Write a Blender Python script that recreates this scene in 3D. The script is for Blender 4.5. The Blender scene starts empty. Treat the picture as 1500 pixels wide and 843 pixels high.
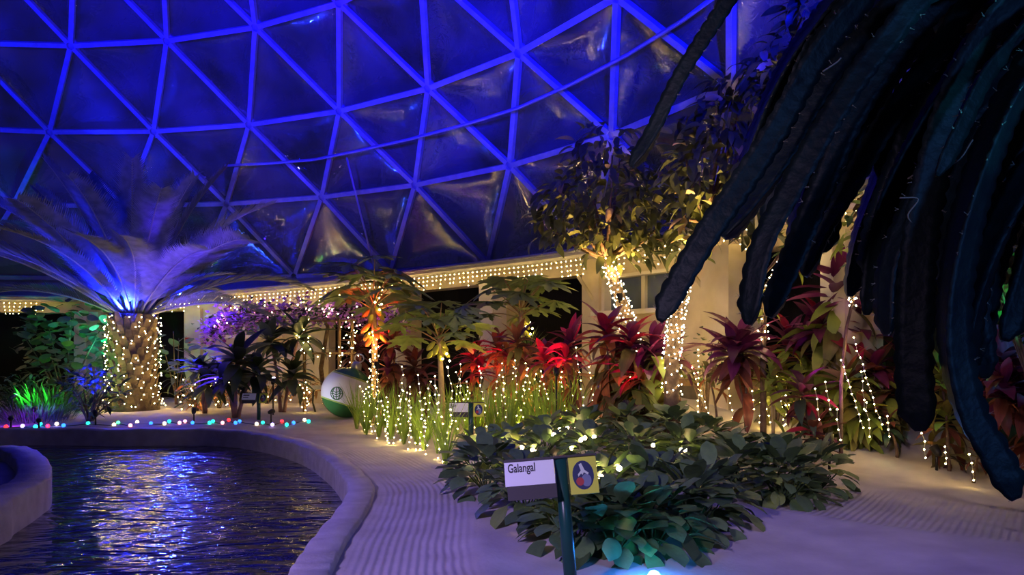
import bpy, math, random
import numpy as np
from mathutils import Vector, Matrix, noise as mnoise
random.seed(7)
R = random.Random(11)
PI = math.pi
SC = bpy.context.scene
COL = SC.collection
F = 1090.0          # focal length in pixels of the 1500 x 843 frame
EYE = 1.6
HOR = 515.0         # horizon row
# ------------------------------------------------------------------ camera
cam = bpy.data.cameras.new('camera'); camo = bpy.data.objects.new('camera', cam); COL.objects.link(camo)
camo.location = (0, 0, EYE); camo.rotation_euler = (PI/2, 0, 0)
cam.sensor_width = 36; cam.lens = 36*F/1500; cam.shift_y = (HOR-421.5)/1500; cam.clip_start = .05; cam.clip_end = 200
SC.camera = camo
# ------------------------------------------------------------------ view and world (night sky outside the dome)
SC.view_settings.view_transform = 'Standard'; SC.view_settings.look = 'None'
SC.view_settings.exposure = 0.0; SC.view_settings.gamma = 1.0; SC.view_settings.use_curve_mapping = False
SC.cycles.use_denoising = True
SC.cycles.max_bounces = 6; SC.cycles.diffuse_bounces = 3; SC.cycles.glossy_bounces = 3
SC.cycles.transmission_bounces = 3; SC.cycles.transparent_max_bounces = 8
SC.cycles.sample_clamp_indirect = 60.0; SC.cycles.caustics_reflective = False; SC.cycles.caustics_refractive = False
w = bpy.data.worlds.new('night_sky'); SC.world = w; w.use_nodes = True
bg = w.node_tree.nodes['Background']; bg.inputs[0].default_value = (.10, .10, .26, 1); bg.inputs[1].default_value = .05

def light(name, kind, loc, col, power, aim=None, size=.1, angle=60, blend=.6):
    d = bpy.data.lights.new(name, kind); d.color = col; d.energy = power
    if kind == 'AREA': d.size = size
    else: d.shadow_soft_size = size
    if kind == 'SPOT': d.spot_size = math.radians(angle); d.spot_blend = blend
    o = bpy.data.objects.new(name, d); COL.objects.link(o); o.location = loc
    if aim is not None:
        o.rotation_euler = (Vector(aim)-Vector(loc)).to_track_quat('-Z', 'Y').to_euler()
    return o
# blue floodlights of the dome show, standing behind and beside the visitor
BLUE = (.001, .004, 1.0)
light('dome_flood', 'SPOT', (-16, -6, 3.6), BLUE, 34000, (-15, 18, 16.0), .3, 54, .55)
light('dome_flood', 'SPOT', (-7, -7, 3.6), (.012, .002, 1.0), 44000, (-4, 17, 16.0), .3, 54, .55)
light('dome_flood', 'SPOT', (3, -5, 3.6), BLUE, 38000, (3, 12, 12.8), .3, 56, .55)
# violet washes over the sand path
light('path_wash', 'SPOT', (-5.0, -3.0, 4.6), (.12, .07, 1.0), 2600, (-1.0, 6.3, 0), .25, 24, 1.0)
light('path_wash', 'SPOT', (6.5, -2.0, 4.6), (.10, .06, 1.0), 1100, (2.8, 5.3, 0), .25, 22, 1.0)
light('path_wash', 'SPOT', (-5.0, -4.5, 5.4), (.78, .58, 1.0), 3300, (-.4, 8.0, 0), .4, 46, 1.0)
light('path_wash', 'SPOT', (8.0, -1.0, 5.0), (.85, .66, 1.0), 650, (3.6, 7.6, 0), .4, 44, 1.0)
light('palm_fill', 'SPOT', (-9.0, 3.0, 4.5), (.20, .15, 1.0), 3000, (-9.6, 20.5, 4.6), .3, 34, 1.0)  # added lavender-blue fill for the outer palm fronds
light('cactus_fill', 'SPOT', (2.3, -1.2, 2.6), (.10, .30, .95), 110, (1.35, 2.3, 2.1), .2, 62, .8)  # added fill that lifts the dark cactus stems

# ------------------------------------------------------------------ helpers: terrain and pixel rays
def sstep(a, b, x):
    t = min(1, max(0, (x-a)/(b-a))); return t*t*(3-2*t)
def terrain(x, y):
    z = .75*sstep(8.5, 14.5, y)*sstep(-1.0, 3.2, x)
    z += .10*sstep(1.6, .2, math.hypot((x-1.0)/1.7, (y-8.3)/2.0))
    return z
def at(px, py, Y):
    return Vector(((px-750)*Y/F, Y, EYE-(py-HOR)*Y/F))
def gp(px, py):
    "where the pixel's ray meets the sand"
    Y = 2.5
    while Y < 30:
        p = at(px, py, Y)
        if p.z <= terrain(p.x, p.y): return Vector((p.x, p.y, terrain(p.x, p.y)))
        Y += .02
    return at(px, py, 22)
CX, CY, CZ, RS = -12.512, 5.592, -3.569, 20.304      # dome sphere
PH, DL = -.262, .189
TH = [.382, .501, .615, .738, .862, .985]
RW = RS*math.cos(TH[0])                               # radius of its foot, z = 4
def ring(az, r, z): return Vector((CX+r*math.sin(az), CY+r*math.cos(az), z))
def az_px(px, r=18.4):
    best = None
    for i in range(4000):
        a = -.8+2.6*i/4000
        p = ring(a, r, 0)
        if p.y < 3: continue
        e = abs(750+F*p.x/p.y-px)
        if best is None or e < best[0]: best = (e, a)
    return best[1]
def zeave(az): return 3.2+.55*sstep(-.1, .75, az)

# ------------------------------------------------------------------ helpers: materials
MATS = {}
def mat(name, c1, c2=None, scale=6, rough=.6, bump=0, bscale=40, rnd=0, metallic=0, emit=0, spec=.4, trans=0, stretch=None):
    if name in MATS: return MATS[name]
    m = bpy.data.materials.new(name); m.use_nodes = True; MATS[name] = m
    nt = m.node_tree; N = nt.nodes; L = nt.links; p = N['Principled BSDF']
    p.inputs['Roughness'].default_value = rough; p.inputs['Metallic'].default_value = metallic
    p.inputs['Specular IOR Level'].default_value = spec
    if emit:
        p.inputs['Base Color'].default_value = (*c1, 1)
        p.inputs['Emission Color'].default_value = (*c1, 1); p.inputs['Emission Strength'].default_value = emit
        return m
    tc = N.new('ShaderNodeTexCoord'); src = tc.outputs['Object']
    if stretch:
        mp = N.new('ShaderNodeMapping'); mp.inputs['Scale'].default_value = stretch; L.new(src, mp.inputs[0]); src = mp.outputs[0]
    nz = N.new('ShaderNodeTexNoise'); nz.inputs['Scale'].default_value = scale; nz.inputs['Detail'].default_value = 4
    L.new(src, nz.inputs['Vector'])
    mr = N.new('ShaderNodeMapRange'); mr.inputs['From Min'].default_value = .36; mr.inputs['From Max'].default_value = .64
    L.new(nz.outputs['Fac'], mr.inputs['Value'])
    mx = N.new('ShaderNodeMix'); mx.data_type = 'RGBA'
    mx.inputs[6].default_value = (*c1, 1); mx.inputs[7].default_value = (*(c2 or c1), 1)
    L.new(mr.outputs[0], mx.inputs[0]); out = mx.outputs[2]
    if rnd:
        oi = N.new('ShaderNodeObjectInfo'); h = N.new('ShaderNodeHueSaturation')
        r2 = N.new('ShaderNodeMapRange'); r2.inputs['To Min'].default_value = 1-rnd; r2.inputs['To Max'].default_value = 1+rnd
        L.new(oi.outputs['Random'], r2.inputs['Value']); L.new(r2.outputs[0], h.inputs['Value'])
        L.new(out, h.inputs['Color']); out = h.outputs[0]
    L.new(out, p.inputs['Base Color'])
    if bump:
        n2 = N.new('ShaderNodeTexNoise'); n2.inputs['Scale'].default_value = bscale; n2.inputs['Detail'].default_value = 5; L.new(src, n2.inputs['Vector'])
        b = N.new('ShaderNodeBump'); b.inputs['Strength'].default_value = bump; b.inputs['Distance'].default_value = .02
        L.new(n2.outputs['Fac'], b.inputs['Height']); L.new(b.outputs[0], p.inputs['Normal'])
    if trans:
        tr = N.new('ShaderNodeBsdfTranslucent'); ms = N.new('ShaderNodeMixShader'); ms.inputs[0].default_value = trans
        L.new(out, tr.inputs[0]); L.new(p.outputs[0], ms.inputs[1]); L.new(tr.outputs[0], ms.inputs[2])
        L.new(ms.outputs[0], N['Material Output'].inputs[0])
    return m
CREAM = mat('cream_paint', (.62, .53, .38), (.55, .46, .32), 3, .7, .1, 60)
TRIM = mat('pale_trim', (.72, .66, .55), None, 3, .55)
DARKV = mat('black_curtain', (.006, .006, .007), (.012, .012, .013), 14, .9, 0, 40, stretch=(6, 6, .3))
GLASS = mat('window_glass', (.10, .13, .16), (.14, .17, .20), 1, .12, spec=.6)
STRUT = mat('dome_strut_paint', (.40, .42, .62), (.32, .34, .52), 5, .5)
GUTTER = mat('gutter_metal', (.55, .52, .58), (.45, .43, .5), 4, .45)
WIRE = mat('dark_wire', (.02, .025, .015), None, 5, .6)
PWIRE = mat('pale_wire', (.5, .47, .38), None, 5, .6)
WARM = mat('warm_bulb', (1, .68, .20), emit=95)
WARMW = mat('warm_white_bulb', (1, .74, .34), emit=95)
BARK = mat('bark', (.20, .13, .08), (.11, .07, .045), 9, .85, .6, 30)
BLACK = mat('black_plastic', (.012, .012, .013), None, 5, .4)

# ------------------------------------------------------------------ helpers: meshes and objects
class MB:
    def __init__(s): s.v = []; s.f = []
    def add(s, vs, fs):
        n = len(s.v); s.v += [tuple(v) for v in vs]; s.f += [tuple(i+n for i in q) for q in fs]
    def tube(s, path, rad, n=6, cap=True):
        path = [Vector(p) for p in path]; m = len(path)
        if not hasattr(rad, '__len__'): rad = [rad]*m
        vs = []; side = None
        for i, p in enumerate(path):
            t = (path[min(i+1, m-1)]-path[max(i-1, 0)]).normalized()
            if side is None:
                side = t.cross(Vector((0, 0, 1)) if abs(t.z) < .9 else Vector((1, 0, 0))).normalized()
            else: side = (side-t*side.dot(t)).normalized()
            u = t.cross(side)
            for k in range(n):
                a = 2*PI*k/n; vs.append(p+(side*math.cos(a)+u*math.sin(a))*rad[i])
        fs = [(i*n+k, i*n+(k+1) % n, (i+1)*n+(k+1) % n, (i+1)*n+k) for i in range(m-1) for k in range(n)]
        if cap: fs += [tuple(range(n-1, -1, -1)), tuple((m-1)*n+k for k in range(n))]
        s.add(vs, fs); return s
    def box(s, c, h, M=None):
        vs = [Vector((x, y, z)) for x in (-1, 1) for y in (-1, 1) for z in (-1, 1)]
        vs = [Vector((v.x*h[0], v.y*h[1], v.z*h[2])) for v in vs]
        if M is not None: vs = [M @ v for v in vs]
        vs = [v+Vector(c) for v in vs]
        s.add(vs, [(0, 1, 3, 2), (4, 6, 7, 5), (0, 4, 5, 1), (2, 3, 7, 6), (0, 2, 6, 4), (1, 5, 7, 3)]); return s
    def arc(s, a0, a1, r0, r1, z0, z1, step=.03):
        "a block following the dome's plan circle; z0/z1 may be functions of azimuth"
        n = max(1, int(math.ceil((a1-a0)/step)))
        g = lambda z, a: z(a) if callable(z) else z
        vs = []
        for i in range(n+1):
            a = a0+(a1-a0)*i/n
            vs += [ring(a, r0, g(z0, a)), ring(a, r1, g(z0, a)), ring(a, r1, g(z1, a)), ring(a, r0, g(z1, a))]
        fs = [(i*4+k, i*4+(k+1) % 4, i*4+4+(k+1) % 4, i*4+4+k) for i in range(n) for k in range(4)]
        fs += [(3, 2, 1, 0), tuple(n*4+k for k in range(4))]
        s.add(vs, fs); return s
    def ball(s, c, r, hi=False):
        c = Vector(c)
        if hi:
            nu, nv = 8, 5
            vs = [c+Vector((0, 0, r))]
            for j in range(1, nv):
                for i in range(nu):
                    t = PI*j/nv; a = 2*PI*i/nu
                    vs.append(c+Vector((r*math.sin(t)*math.cos(a), r*math.sin(t)*math.sin(a), r*math.cos(t))))
            vs.append(c-Vector((0, 0, r)))
            fs = [(0, 1+i, 1+(i+1) % nu) for i in range(nu)]
            for j in range(nv-2):
                for i in range(nu): fs.append((1+j*nu+i, 1+(j+1)*nu+i, 1+(j+1)*nu+(i+1) % nu, 1+j*nu+(i+1) % nu))
            b = 1+(nv-2)*nu; e = len(vs)-1
            fs += [(b+(i+1) % nu, b+i, e) for i in range(nu)]
            s.add(vs, fs)
        else:
            vs = [c+Vector(d)*r for d in ((1, 0, 0), (-1, 0, 0), (0, 1, 0), (0, -1, 0), (0, 0, 1), (0, 0, -1))]
            s.add(vs, [(0, 2, 4), (2, 1, 4), (1, 3, 4), (3, 0, 4), (2, 0, 5), (1, 2, 5), (3, 1, 5), (0, 3, 5)])
        return s
    def mesh(s, name, m, off=None, smooth=True):
        me = bpy.data.meshes.new(name)
        v = s.v if off is None else [(a[0]-off[0], a[1]-off[1], a[2]-off[2]) for a in s.v]
        me.from_pydata(v, [], s.f)
        for x in (m if isinstance(m, (list, tuple)) else [m]): me.materials.append(x)
        if smooth: me.polygons.foreach_set('use_smooth', [True]*len(me.polygons))
        me.update(); return me
    def build(s, name, m, parent=None, smooth=True):
        "mesh object from world coordinates; as a child of a thing it is stored about the thing's base"
        off = root_of(parent).location if parent else None
        o = bpy.data.objects.new(name, s.mesh(name, m, off, smooth)); COL.objects.link(o)
        if parent: o.parent = parent
        return o
def root_of(o):
    while o.parent: o = o.parent
    return o
def tag(o, label, cat, group=None, kind=None):
    o['label'] = label; o['category'] = cat
    if group: o['group'] = group
    if kind: o['kind'] = kind
    return o
def thing(name, loc, label, cat, group=None):
    o = bpy.data.objects.new(name, None); COL.objects.link(o); o.location = loc; o.empty_display_size = .1
    return tag(o, label, cat, group)
def struct(o): o['kind'] = 'structure'; return o
def stuff(o): o['kind'] = 'stuff'; return o
def inst(name, me, M, parent):
    "a part that shares its mesh: M is its world matrix"
    o = bpy.data.objects.new(name, me); COL.objects.link(o); o.parent = parent
    o.matrix_basis = Matrix.Translation(-root_of(parent).location) @ M
    return o
def LM(pos, az, el, sc=1.0, roll=0.0):
    "leaf frame: leaf runs along local +Y, az clockwise from +Y, el above the horizon"
    return Matrix.Translation(pos) @ Matrix.Rotation(-az, 4, 'Z') @ Matrix.Rotation(el, 4, 'X') @ Matrix.Rotation(roll, 4, 'Y') @ Matrix.Scale(sc, 4)
def leaf_mesh(name, L, W, m, bend=.6, n=6, fold=.25, shape='lance', wave=.06, rr=None):
    rr = rr or R; vs = []; fs = []
    y = z = 0.0; ang = 0.0
    for i in range(n+1):
        t = i/n
        if shape == 'lance': wd = W*.5*(math.sin(PI*min(1, t*.93+.07))**.8)*(1-.25*t)
        elif shape == 'oval': wd = W*.5*math.sin(PI*(t*.97+.02)**1.25)**.62
        elif shape == 'strap': wd = W*.5*min(1, 6*t+.4)*(1-t**3)
        else: wd = W*.5*math.sin(PI*(t*.97+.03))**.5
        if i == n: wd = W*.01
        up = wd*fold+wave*wd*math.sin(7*t+rr.random())
        vs += [(-wd, y, z+up), (0, y, z), (wd, y, z+up)]
        ang = -bend*(t+.08)
        y += L/n*math.cos(ang); z += L/n*math.sin(ang)
    for i in range(n):
        for k in (0, 1): fs.append((i*3+k, i*3+k+1, i*3+k+4, i*3+k+3))
    b = MB(); b.add(vs, fs); return b.mesh(name, m)
def bez(a, b, c, n=8):
    a, b, c = Vector(a), Vector(b), Vector(c)
    return [a*(1-t)**2+b*2*t*(1-t)+c*t*t for t in [i/n for i in range(n+1)]]
def pick(l): return l[R.randrange(len(l))]
def U(a, b): return R.uniform(a, b)
def light_string(name, label, group, pts, bulb, r=.02, wire=True, wm=None, cat='string lights', paths=None, hi=False):
    "a strand of fairy lights: its wire and its bulbs"
    t = thing(name, pts[0], label, cat, group)
    if wire:
        b = MB()
        for p in (paths or [pts]):
            if len(p) > 1: b.tube(p, .006, 3, False)
        b.build('wire', wm or WIRE, t)
    b = MB()
    for p in pts: b.ball(p, r, hi)
    stuff(b.build('bulbs', bulb, t))
    return t

# ================================================================== SETTING
# ---- pool outline (inner edge of the stone rim), from the photograph's pixels
RIMZ = .06; WATZ = -.26
pix = [(173, 630), (312, 630), (380, 637), (440, 652), (480, 675), (503, 700), (509, 716), (492, 745), (457, 785), (432, 820), (418, 843)]
pool = [Vector(((x-750)*1.54*F/(y-HOR)/F, 1.54*F/(y-HOR), 0)) for x, y in pix]
pool = [Vector((-14.6, 9, 0)), Vector((-13.2, 13, 0)), Vector((-10, 14.6, 0))]+pool+[Vector((-1.35, 4.0, 0)), Vector((-1.2, 2.6, 0)), Vector((-2.2, 1.2, 0)), Vector((-6, .6, 0)), Vector((-12, 2.0, 0)), Vector((-14.8, 5, 0))]
def smooth_closed(P, k=6):
    out = []; n = len(P)
    for i in range(n):
        a, b, c, d = P[i-1], P[i], P[(i+1) % n], P[(i+2) % n]
        for j in range(k):
            t = j/k
            out.append(.5*((2*b)+(c-a)*t+(2*a-5*b+4*c-d)*t*t+(3*b-a-3*c+d)*t**3))
    return out
pool = smooth_closed(pool)
isl_pix = [(0, 659), (43, 660.5), (64, 671), (75, 686), (75, 703), (64, 712), (43, 725), (21, 737), (0, 751)]
isl = [Vector(((x-750)*1.54*F/(y-HOR)/F, 1.54*F/(y-HOR), 0)) for x, y in isl_pix]
isl = isl+[Vector((-4.75, 5.6, 0)), Vector((-5.2, 4.2, 0)), Vector((-7.2, 3.6, 0)), Vector((-10.2, 5.0, 0)), Vector((-10.8, 8.6, 0)), Vector((-9.8, 11.2, 0))]
isl = smooth_closed(isl, 5)
def offset(P, d):
    out = []; n = len(P)
    for i in range(n):
        t = (P[(i+1) % n]-P[i-1]).normalized(); out.append(P[i]+Vector((-t.y, t.x, 0))*d)
    return out
def inside(P, x, y):
    c = False; n = len(P); j = n-1
    for i in range(n):
        a, b = P[i], P[j]
        if (a.y > y) != (b.y > y) and x < (b.x-a.x)*(y-a.y)/(b.y-a.y)+a.x: c = not c
        j = i
    return c
# both outlines run clockwise, so the left normal points outwards
def rim(name, inner, outer, zt, zb, m, nick):
    n = len(inner); b = MB(); vs = []
    for i in range(n):
        a, c = inner[i], outer[i]; d = (c-a); z = zt+.012*math.sin(i*1.7)*nick
        for p, zz in ((a, zb), (a, z-.03), (a+d*.08, z), (a+d*.92, z), (c, z-.035), (c, zb)):
            vs.append((p.x, p.y, zz))
    fs = [(i*6+k, ((i+1) % n)*6+k, ((i+1) % n)*6+k+1, i*6+k+1) for i in range(n) for k in range(5)]
    b.add(vs, fs); return struct(b.build(name, m))
RIM = mat('pale_concrete_rim', (.58, .54, .52), (.46, .42, .40), 5, .75, .25, 30)
mid = offset(pool, .3)
rim('pool_rim', pool, mid, RIMZ, -.9, RIM, 1)
inn = offset(isl, -.38)
rim('basin_rim', inn, isl, RIMZ+.06, -.9, RIM, 1)
# ---- sand: one grid, with a rake coordinate stored on the vertices
def sand():
    st = .1; X = np.arange(-26, 11.01, st); Y = np.arange(-2.5, 26.01, st)
    nx, ny = len(X), len(Y); gx, gy = np.meshgrid(X, Y, indexing='ij')
    def ss(a, b, x):
        t = np.clip((x-a)/(b-a), 0, 1); return t*t*(3-2*t)
    z = .75*ss(8.5, 14.5, gy)*ss(-1, 3.2, gx)
    z = z+.10*ss(1.6, .2, np.hypot((gx-1.0)/1.7, (gy-8.3)/2.0))
    # low heaps and hollows
    hz = .02*np.sin(1.7*gx+.8*gy)*np.sin(1.1*gy-.6*gx)+.014*np.sin(3.9*gx-2.3*gy+1)*np.sin(3.1*gy+1.3*gx)
    mo = np.vectorize(lambda a, b: mnoise.noise(Vector((a*1.6, b*1.6, 0))))(gx, gy)
    hz = hz+.035*mo*ss(.2, 1.4, gx)*ss(6, 9, gy)+.012*mo
    P = np.array([(p.x, p.y) for p in mid]); Q = np.roll(P, -1, axis=0)
    d = np.full(gx.shape, 1e9)
    for a, b in zip(P, Q):
        e = b-a; l2 = max(1e-9, e@e)
        t = np.clip(((gx-a[0])*e[0]+(gy-a[1])*e[1])/l2, 0, 1)
        d = np.minimum(d, np.hypot(gx-a[0]-t*e[0], gy-a[1]-t*e[1]))
    ins = np.zeros(gx.shape, bool)
    for a, b in zip(P, Q):
        c = (a[1] > gy) != (b[1] > gy)
        if a[1] != b[1]: ins ^= c & (gx < (b[0]-a[0])*(gy-a[1])/(b[1]-a[1])+a[0])
    sd = np.where(ins, -d, d)
    # the path beside the pool: a slightly sunk, raked band with soft berms
    path = ss(.05, .2, sd)*ss(1.05, .9, sd)*ss(12.6, 11, gy)*ss(-4.5, -3.2, gx)
    berm = np.exp(-((sd-1.08)/.16)**2)*ss(12, 10, gy)*ss(-4, -3, gx)
    hz = hz*(1-.7*path)+.025*berm-.012*path
    # second raked path on the right, running away from the viewer to the right
    u = gx*.80-gy*.60; v = gx*.60+gy*.80
    path2 = ss(7.3, 7.6, v)*ss(9.4, 9.0, v)*ss(2.3, 3.0, gx)
    berm2 = np.exp(-((v-7.35)/.1)**2)*ss(2.0, 2.6, gx)
    hz = hz*(1-.7*path2)+.018*berm2
    z = z+hz*ss(.0, .35, sd)
    rake = np.where(gx < 1.2, sd, u); mask = np.maximum(path, path2)
    verts = np.stack([gx, gy, z], -1).reshape(-1, 3)
    keep = sd > -.12
    iu = np.arange(nx*ny).reshape(nx, ny)
    quads = np.stack([iu[:-1, :-1], iu[1:, :-1], iu[1:, 1:], iu[:-1, 1:]], -1)
    kq = keep[:-1, :-1] & keep[1:, :-1] & keep[1:, 1:] & keep[:-1, 1:]
    q = quads[kq]
    me = bpy.data.meshes.new('floor')
    me.from_pydata(verts.tolist(), [], q.tolist())
    me.polygons.foreach_set('use_smooth', [True]*len(me.polygons))
    for nm, arr in (('rake', rake), ('rake_mask', mask)):
        at_ = me.attributes.new(nm, 'FLOAT', 'POINT'); at_.data.foreach_set('value', arr.reshape(-1).astype(np.float32))
    m = bpy.data.materials.new('pale_sand'); m.use_nodes = True; nt = m.node_tree; N = nt.nodes; L = nt.links; p = N['Principled BSDF']
    p.inputs['Roughness'].default_value = .9; p.inputs['Specular IOR Level'].default_value = .15
    tc = N.new('ShaderNodeTexCoord')
    n1 = N.new('ShaderNodeTexNoise'); n1.inputs['Scale'].default_value = 2.2; n1.inputs['Detail'].default_value = 6; L.new(tc.outputs['Object'], n1.inputs['Vector'])
    mx = N.new('ShaderNodeMix'); mx.data_type = 'RGBA'; mx.inputs[6].default_value = (.40, .35, .31, 1); mx.inputs[7].default_value = (.78, .72, .66, 1)
    L.new(n1.outputs['Fac'], mx.inputs[0]); L.new(mx.outputs[2], p.inputs['Base Color'])
    a1 = N.new('ShaderNodeAttribute'); a1.attribute_name = 'rake'; a2 = N.new('ShaderNodeAttribute'); a2.attribute_name = 'rake_mask'
    wob = N.new('ShaderNodeMath'); wob.operation = 'MULTIPLY_ADD'; wob.inputs[1].default_value = .045
    L.new(n1.outputs['Fac'], wob.inputs[0]); L.new(a1.outputs['Fac'], wob.inputs[2])
    mu = N.new('ShaderNodeMath'); mu.operation = 'MULTIPLY'; mu.inputs[1].default_value = 2*PI/.066; L.new(wob.outputs[0], mu.inputs[0])
    si = N.new('ShaderNodeMath'); si.operation = 'SINE'; L.new(mu.outputs[0], si.inputs[0])
    mm = N.new('ShaderNodeMath'); mm.operation = 'MULTIPLY'; L.new(si.outputs[0], mm.inputs[0]); L.new(a2.outputs['Fac'], mm.inputs[1])
    n2 = N.new('ShaderNodeTexNoise'); n2.inputs['Scale'].default_value = 26; n2.inputs['Detail'].default_value = 6; L.new(tc.outputs['Object'], n2.inputs['Vector'])
    ad = N.new('ShaderNodeMath'); ad.operation = 'MULTIPLY_ADD'; ad.inputs[1].default_value = .9; L.new(n2.outputs['Fac'], ad.inputs[0]); L.new(mm.outputs[0], ad.inputs[2])
    b = N.new('ShaderNodeBump'); b.inputs['Strength'].default_value = .8; b.inputs['Distance'].default_value = .0042
    L.new(ad.outputs[0], b.inputs['Height']); L.new(b.outputs[0], p.inputs['Normal'])
    me.materials.append(m)
    o = bpy.data.objects.new('floor', me); COL.objects.link(o); struct(o)
sand()
# ---- pool water and the sand-coloured floor of the raised basin
def flat(name, P, z, m):
    b = MB(); b.add([(p.x, p.y, z) for p in P], [tuple(range(len(P)))[::-1]]); return b.build(name, m, smooth=False)
def water_mat():
    m = bpy.data.materials.new('rippled_water'); m.use_nodes = True; nt = m.node_tree; N = nt.nodes; L = nt.links; p = N['Principled BSDF']
    p.inputs['Base Color'].default_value = (.012, .016, .022, 1); p.inputs['Roughness'].default_value = .02; p.inputs['IOR'].default_value = 1.6
    p.inputs['Specular IOR Level'].default_value = .9
    tc = N.new('ShaderNodeTexCoord'); mp = N.new('ShaderNodeMapping'); mp.inputs['Scale'].default_value = (1.0, 1.9, 1); mp.inputs['Rotation'].default_value = (0, 0, .12)
    L.new(tc.outputs['Object'], mp.inputs[0])
    n1 = N.new('ShaderNodeTexNoise'); n1.inputs['Scale'].default_value = 1.15; n1.inputs['Detail'].default_value = 2; n1.inputs['Distortion'].default_value = 1.2
    n2 = N.new('ShaderNodeTexNoise'); n2.inputs['Scale'].default_value = 3.8; n2.inputs['Detail'].default_value = 2
    for n in (n1, n2): L.new(mp.outputs[0], n.inputs['Vector'])
    ad = N.new('ShaderNodeMath'); ad.operation = 'MULTIPLY_ADD'; ad.inputs[1].default_value = .35; L.new(n2.outputs['Fac'], ad.inputs[0]); L.new(n1.outputs['Fac'], ad.inputs[2])
    b = N.new('ShaderNodeBump'); b.inputs['Strength'].default_value = 1; b.inputs['Distance'].default_value = .085
    L.new(ad.outputs[0], b.inputs['Height']); L.new(b.outputs[0], p.inputs['Normal']); return m
wo = flat('pool_water', offset(pool, .05), WATZ, water_mat())
tag(wo, 'dark rippled pool water mirroring yellow and blue lights', 'water', kind='stuff')
struct(flat('pool_bed', offset(pool, .1), -.88, mat('pool_bed_plaster', (.05, .06, .07), None, 3, .8)))
struct(flat('basin_bed', offset(inn, .03), -.06, mat('basin_sand', (.42, .40, .42), (.34, .32, .34), 4, .9)))

# ---- the ring wall: bays between pixel columns
wb = MB(); cb = []
def A(px, r=18.4): return az_px(px, r)
solid = [(112, 147), (272, 480), (576, 600), (708, 748), (857, 1082), (1215, 1250)]
allp = [(-260, 112)]+[(147, 272), (480, 576), (600, 708), (748, 857), (1082, 1215), (1250, 1600)]
a_lo, a_hi = -.62, 1.62
struct(MB().arc(a_lo, a_hi, 18.45, 18.95, lambda a: zeave(a)-.36, lambda a: zeave(a)+.05).build('wall_header', CREAM, smooth=False))
wall = struct(MB().arc(a_lo, a_hi, 20.2, 20.4, -.3, 4.1).build('wall_back', DARKV, smooth=False))
for i, (x0, x1) in enumerate(solid):
    a0, a1 = A(x0), A(x1)
    if x1-x0 > 100: continue
    o = struct(MB().arc(a0, a1, 18.25, 18.95, -.3, lambda a: zeave(a)-.34).build('wall_pillar', CREAM, smooth=False))
    # the pale front face board
    MB().arc(a0, a0+(a1-a0)*.5, 18.22, 18.26, .0, lambda a: zeave(a)-.34).build('face_board', TRIM, o, smooth=False)
def wall_bay(name, px0, px1, wx0, wx1, wy0, wy1, zb):
    "a solid bay with a framed window between pixel columns wx0..wx1 and heights wy0..wy1"
    a0, a1, b0, b1 = A(px0), A(px1), A(wx0), A(wx1)
    zt = lambda a: zeave(a)-.34
    o = struct(MB().arc(a0, b0, 18.45, 18.8, zb, zt).arc(b1, a1, 18.45, 18.8, zb, zt).arc(b0, b1, 18.45, 18.8, zb, wy0).arc(b0, b1, 18.45, 18.8, wy1, zt).build(name, CREAM, smooth=False))
    return o, b0, b1
n_win = 0
for name, px0, px1, wx0, wx1, wy0, wy1 in (('wall_left', 272, 480, 303, 405, 2.12, 2.8), ('wall_right', 857, 1046, 880, 995, 2.5, 3.3)):
    o, b0, b1 = wall_bay(name, px0, px1, wx0, wx1, wy0, wy1, -.3)
    n_win += 1
    # pilasters and recessed panels
    a0, a1 = A(px0), A(px1)
    MB().arc(a0, a0+.03, 18.3, 18.46, 0, lambda a: zeave(a)-.34).build('pilaster', CREAM, o, smooth=False)
    for f0, f1 in ((.2, .45), (.5, .75)):
        c0, c1 = a0+(a1-a0)*f0, a0+(a1-a0)*f1
        MB().arc(c0, c1, 18.41, 18.46, wy0-.75, wy0-.70).arc(c0, c1, 18.41, 18.46, wy0-1.6, wy0-1.55).arc(c0, c0+.004, 18.41, 18.46, wy0-1.6, wy0-.7).arc(c1-.004, c1, 18.41, 18.46, wy0-1.6, wy0-.7).build('panel_frame', TRIM, o, smooth=False)
    wi = struct(MB().arc(b0, b1, 18.6, 18.66, wy0, wy1).build('window_%d' % n_win, GLASS, smooth=False))
    MB().arc(b0, b0+.007, 18.38, 18.62, wy0, wy1).arc(b1-.007, b1, 18.38, 18.62, wy0, wy1).arc(b0, b1, 18.38, 18.62, wy1-.07, wy1).build('window_frame', TRIM, wi, smooth=False)
    MB().arc(b0-.01, b1+.01, 18.25, 18.62, wy0-.10, wy0).build('window_sill', TRIM, wi, smooth=False)
    c = (b0+b1)*.5
    MB().arc(c-.003, c+.003, 18.52, 18.62, wy0, wy1).build('mullion', TRIM, wi, smooth=False)
    if n_win == 1:
        z = wy1-.08
        while z > wy0+.15:
            MB().arc(b0+.012, c-.005, 18.54, 18.59, z-.02, z).build('blind_slat', TRIM, wi, smooth=False); z -= .075
        gr = MB()
        for k in range(9):
            MB().arc(b0+.062+k*.004, b0+.0635+k*.004, 18.40, 18.45, wy1+.02, wy1+.22).build('vent_slat', BLACK, o, smooth=False)
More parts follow.
